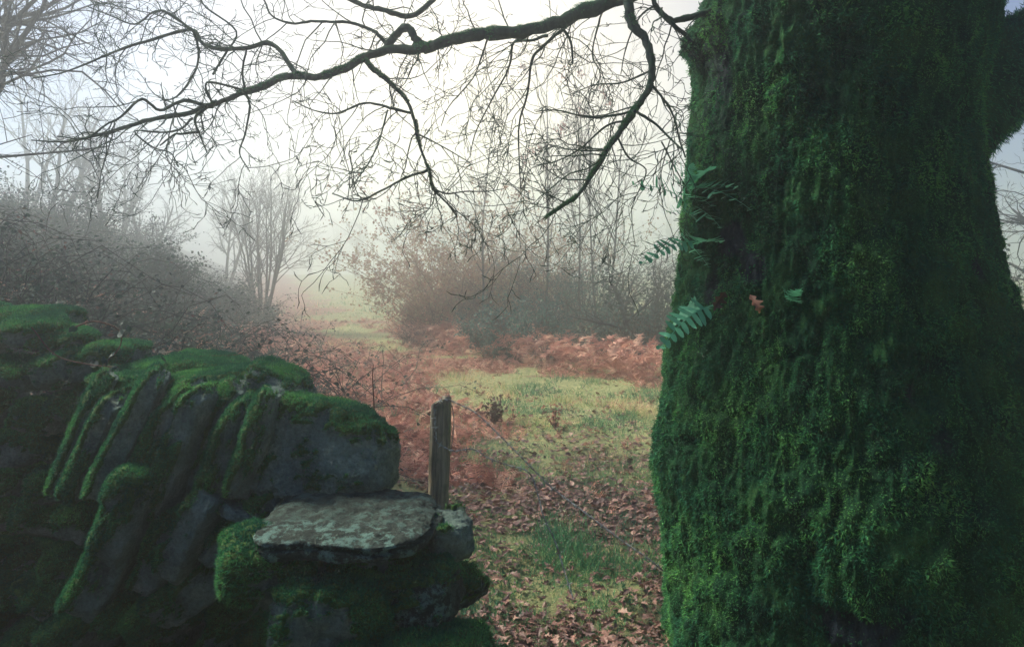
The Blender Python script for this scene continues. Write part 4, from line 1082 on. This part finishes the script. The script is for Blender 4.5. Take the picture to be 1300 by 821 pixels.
for k, (px, py) in enumerate([(628, 540), (705, 545), (652, 535)]):
    d = F * CAM_H / (py - HORIZ)
    c = on_ground(np.array([gx_at(px, d)]), np.array([d]))[0]
    root = thing('dock_stalk', ['dark withered dock tuft in the grass right of the post', 'small red brown withered tuft in the middle of the grass', 'short brown stalk between the two withered tufts'][k], 'plant', c)
    T = Tubes(); q = []
    for j in range((26, 12, 6)[k]):
        dv = unit(RNG.normal(size=3) * [.35, .35, .2] + [0, 0, 1]); L = RNG.uniform(.12, .3) * (1, 1.0, .6)[k]; t = np.linspace(0, 1, 5)[:, None]
        pp = c + dv * L * t + RNG.normal(size=(5, 3)) * .012 * t; T.add(pp, np.linspace(.0035, .0015, 5), 4); q.append(pp[1:])
    T.build('stalks', M['bramble_stem'], root); q = np.concatenate(q); m = (500, 150, 30)[k]
    v, f = scatter(LEAF_V, LEAF_F, q[RNG.integers(0, len(q), m)], frames(RNG.normal(size=(m, 3)) + [0, 0, .8]), RNG.uniform(.015, .035, m))
    tag(mesh('seed_heads', v, f, M['bracken' if k else 'litter'], root, {'var': np.repeat(RNG.random(m) * (.5 if k == 0 else .8), len(LEAF_V))}, smooth=False), kind='stuff')

# ------------------------------------------------------------------ fence post and wire
def post():
    D = 2.95; top = P(560, 511, D); bot = np.array([top[0] - 0.035, D, -0.1])
    n, k = 90, 48; t = np.linspace(0, 1, n); ang = np.arange(k) * 2 * PI / k
    V = []
    c, s = np.cos(ang), np.sin(ang); sq = 1 / (np.abs(c) ** 5 + np.abs(s) ** 5) ** (1 / 5)
    for q in t:
        ctr = bot * (1 - q) + top * q
        r = 0.041 * sq * (1 + 0.03 * math.sin(q * 9)) + 0.0 * c
        V.append(np.stack([ctr[0] + r * c * (1 - 0.10 * q), ctr[1] + r * s, np.full(k, ctr[2]) + q ** 12 * (0.35 * r * c - 0.2 * r * s + 0.006 * np.sin(ang * 5))], 1))
    tops = V[-1]
    for rr, dz in ((0.93, 0.004), (0.6, 0.006), (0.25, 0.005)):
        V.append(np.stack([top[0] + (tops[:, 0] - top[0]) * rr, top[1] + (tops[:, 1] - top[1]) * rr, tops[:, 2] + dz + 0.004 * perlin(tops * 60 * rr)], 1))
    V = np.concatenate(V); nr = len(V) // k
    g = fbm(V * np.array([55, 55, 3.0]), 3); out = V[:, :2] - np.interp(V[:, 2], [bot[2], top[2]], [bot[0], top[0]])[:, None] * [1, 0] - [0, D]
    crack = np.clip(0.08 - np.abs(perlin(V * np.array([28, 28, 1.2]) + 5)), 0, 1) / 0.08
    V[:, :2] += out * (g * 0.05 - crack * 0.22)[:, None]
    i0 = np.arange(nr - 1)[:, None] * k; j = np.arange(k)[None]; j2 = (j + 1) % k
    f = np.stack([i0 + j, i0 + j2, i0 + k + j2, i0 + k + j], -1).reshape(-1, 4)
    cap = np.array([[(nr - 1) * k + a, (nr - 1) * k + a + 1, (nr - 1) * k + a + 2] for a in range(0)], int).reshape(-1, 3)
    ctr = len(V); V = np.vstack([V, [top[0], top[1], top[2] + 0.004]])
    cap = np.array([[(nr - 1) * k + a, (nr - 1) * k + (a + 1) % k, ctr] for a in range(k)])
    o = mesh('fence_post', V, [f, cap], M['wood'], None)
    tag(o, 'short weathered wooden fence post with wire wrapped round it', 'post')
post()

def wire(label, pix, depths, barb_every=0.11, r=0.0016, twist=True, cat='wire'):
    pts = np.array([P(a, b, dd) for (a, b), dd in zip(pix, depths)])
    p, _ = catmull(pts, np.ones(len(pts)), 24)
    t = np.gradient(p, axis=0); t /= np.linalg.norm(t, axis=1, keepdims=True) + 1e-9
    a = np.cross(t, [0.1, 0.3, 1]); a /= np.linalg.norm(a, axis=1, keepdims=True) + 1e-9; b = np.cross(t, a)
    s = np.concatenate([[0], np.cumsum(np.linalg.norm(np.diff(p, axis=0), axis=1))])
    # resample densely for the twist
    S = np.arange(0, s[-1], 0.006); R = lambda A: np.stack([np.interp(S, s, A[:, k]) for k in range(3)], 1)
    p, a, b = R(p), R(a), R(b); ph = S * 2 * PI / 0.05
    T = Tubes()
    for o in ((0, PI) if twist else (0,)):
        T.add(p + (a * np.cos(ph + o)[:, None] + b * np.sin(ph + o)[:, None]) * (r * 1.1 if twist else 0), np.full(len(p), r), 5)
    root = thing('barbed_wire', label, cat, p[0], 'wires of the old fence'); T.build('strand', M['wire'], root)
    if barb_every:
        for q in np.arange(barb_every / 2, s[-1], barb_every):
            i = min(int(q / 0.006), len(p) - 1); B = Tubes()
            for sg in (1, -1):
                d = unit(a[i] * sg + b[i] * .6); B.add(np.array([p[i] - d * .003, p[i] + d * .008, p[i] + d * .018]), [r * 1.1, r, r * .3], 4)
                d = unit(b[i] * sg - a[i] * .5); B.add(np.array([p[i] - d * .003, p[i] + d * .008, p[i] + d * .016]), [r * 1.1, r, r * .3], 4)
            B.build('barb', M['wire'], root)
wire('rusty barbed wire looped over the post top and sagging away to the right', [(554, 560), (553, 530), (555, 512), (566, 507), (585, 514), (604, 524), (628, 546), (660, 578), (700, 618), (745, 652), (790, 686), (822, 708), (842, 724)],
     [2.895, 2.89, 2.89, 2.90, 2.88, 2.85, 2.8, 2.75, 2.7, 2.62, 2.55, 2.5, 2.5])
wire('lower barbed wire tied round the middle of the post and hanging to the right', [(551, 512), (552, 540), (553, 558), (562, 566), (576, 572), (600, 570), (622, 582), (645, 590), (672, 600), (684, 632), (690, 655), (706, 690), (715, 720), (728, 760)],
     [2.895, 2.885, 2.88, 2.885, 2.87, 2.85, 2.82, 2.8, 2.78, 2.75, 2.72, 2.7, 2.66, 2.6])
wire('loose wire end hanging down the right side of the post', [(560, 506), (572, 512), (576, 530), (575, 552), (572, 575)], [2.90, 2.90, 2.91, 2.91, 2.92], 0, 0.0018, False)

# ------------------------------------------------------------------ haze
def haze_box():
    x0, x1, y0, y1, z0, z1 = -322, 322, -316, 331, -2.5, ZTOP
    V = np.array([[x, y, z] for z in (z0, z1) for y in (y0, y1) for x in (x0, x1)], float)
    Fc = np.array([[0, 2, 3, 1], [4, 5, 7, 6], [0, 1, 5, 4], [2, 6, 7, 3], [0, 4, 6, 2], [1, 3, 7, 5]])
    m = bpy.data.materials.new('mist'); m.use_nodes = True; n, l = nt(m)
    n.remove(n['Principled BSDF']); v = n.new('ShaderNodeVolumePrincipled')
    v.inputs['Color'].default_value = (0.955, 0.99, 0.985, 1); v.inputs['Density'].default_value = HAZE
    v.inputs['Anisotropy'].default_value = 0.84
    l.new(v.outputs[0], n['Material Output'].inputs['Volume'])
    o = mesh('haze', V, Fc, m, None, None, smooth=False); o.visible_shadow = True
    tag(o, 'pale morning mist filling the whole scene', 'mist', None, 'stuff')
HAZE = 0.024; ZTOP = 13.5
haze_box()

# ------------------------------------------------------------------ light
SUN_AZ = math.radians(-66); SUN_EL = math.radians(47)
w = bpy.data.worlds.new('World'); scene.world = w; w.use_nodes = True
n, l = w.node_tree.nodes, w.node_tree.links
AUR = 1.3; AUR_POW = 12
bg = n['Background']
sky = n.new('ShaderNodeTexSky'); sky.sky_type = 'NISHITA'; sky.sun_disc = False
sky.sun_elevation = SUN_EL; sky.sun_rotation = SUN_AZ; sky.air_density = 1.0; sky.dust_density = 1.0; sky.ozone_density = 6.0
tint = n.new('ShaderNodeMixRGB'); tint.blend_type = 'MULTIPLY'; tint.inputs['Fac'].default_value = 1.0
tint.inputs[2].default_value = (0.01, 0.57, 1.18, 1)      # cold wet overcast
l.new(sky.outputs[0], tint.inputs[1]); l.new(tint.outputs[0], bg.inputs['Color']); bg.inputs['Strength'].default_value = 0.055
# creamy glow added to the sky low ahead, away from the sun's direction
G = Vector((math.sin(math.radians(-4)) * math.cos(math.radians(5)), math.cos(math.radians(-4)) * math.cos(math.radians(5)), math.sin(math.radians(5))))
tc = n.new('ShaderNodeTexCoord'); dp = n.new('ShaderNodeVectorMath'); dp.operation = 'DOT_PRODUCT'
nm = n.new('ShaderNodeVectorMath'); nm.operation = 'NORMALIZE'; l.new(tc.outputs['Generated'], nm.inputs[0])
l.new(nm.outputs[0], dp.inputs[0]); dp.inputs[1].default_value = G
mxm = n.new('ShaderNodeMath'); mxm.operation = 'MAXIMUM'; mxm.inputs[1].default_value = 0; l.new(dp.outputs['Value'], mxm.inputs[0])
pw = n.new('ShaderNodeMath'); pw.operation = 'POWER'; pw.inputs[1].default_value = AUR_POW; l.new(mxm.outputs[0], pw.inputs[0])
ml = n.new('ShaderNodeMath'); ml.operation = 'MULTIPLY'; ml.inputs[1].default_value = AUR; l.new(pw.outputs[0], ml.inputs[0])
bg2 = n.new('ShaderNodeBackground'); bg2.inputs['Color'].default_value = (1.0, 0.80, 0.38, 1); l.new(ml.outputs[0], bg2.inputs['Strength'])
ads = n.new('ShaderNodeAddShader'); l.new(bg.outputs[0], ads.inputs[0]); l.new(bg2.outputs[0], ads.inputs[1]); l.new(ads.outputs[0], n['World Output'].inputs['Surface'])
sd = bpy.data.lights.new('sun', 'SUN'); sd.energy = 5.0; sd.angle = math.radians(12); sd.color = (1.0, 0.92, 0.72)
so = bpy.data.objects.new('sun', sd); COL.objects.link(so)
S = Vector((math.sin(SUN_AZ) * math.cos(SUN_EL), math.cos(SUN_AZ) * math.cos(SUN_EL), math.sin(SUN_EL)))
so.rotation_euler = S.to_track_quat('Z', 'Y').to_euler(); so.location = (0, 0, 20)

# ------------------------------------------------------------------ camera
cd = bpy.data.cameras.new('camera'); cam = bpy.data.objects.new('camera', cd); COL.objects.link(cam)
cam.location = (0, 0, CAM_H); cam.rotation_euler = (PI / 2, 0, 0)
cd.sensor_width = 36; cd.lens = 36 * F / 1300; cd.shift_y = -(410.5 - HORIZ) / 1300
cd.clip_start = 0.05; cd.clip_end = 2000
scene.camera = cam

scene.view_settings.view_transform = 'Standard'; scene.view_settings.look = 'None'
scene.view_settings.exposure = 0.88; scene.view_settings.gamma = 1.0
scene.render.engine = 'CYCLES'
c = scene.cycles
c.max_bounces = 12; c.diffuse_bounces = 3; c.glossy_bounces = 2; c.transmission_bounces = 3; c.volume_bounces = 8; c.transparent_max_bounces = 8
c.use_denoising = True
c.caustics_reflective = False; c.caustics_refractive = False
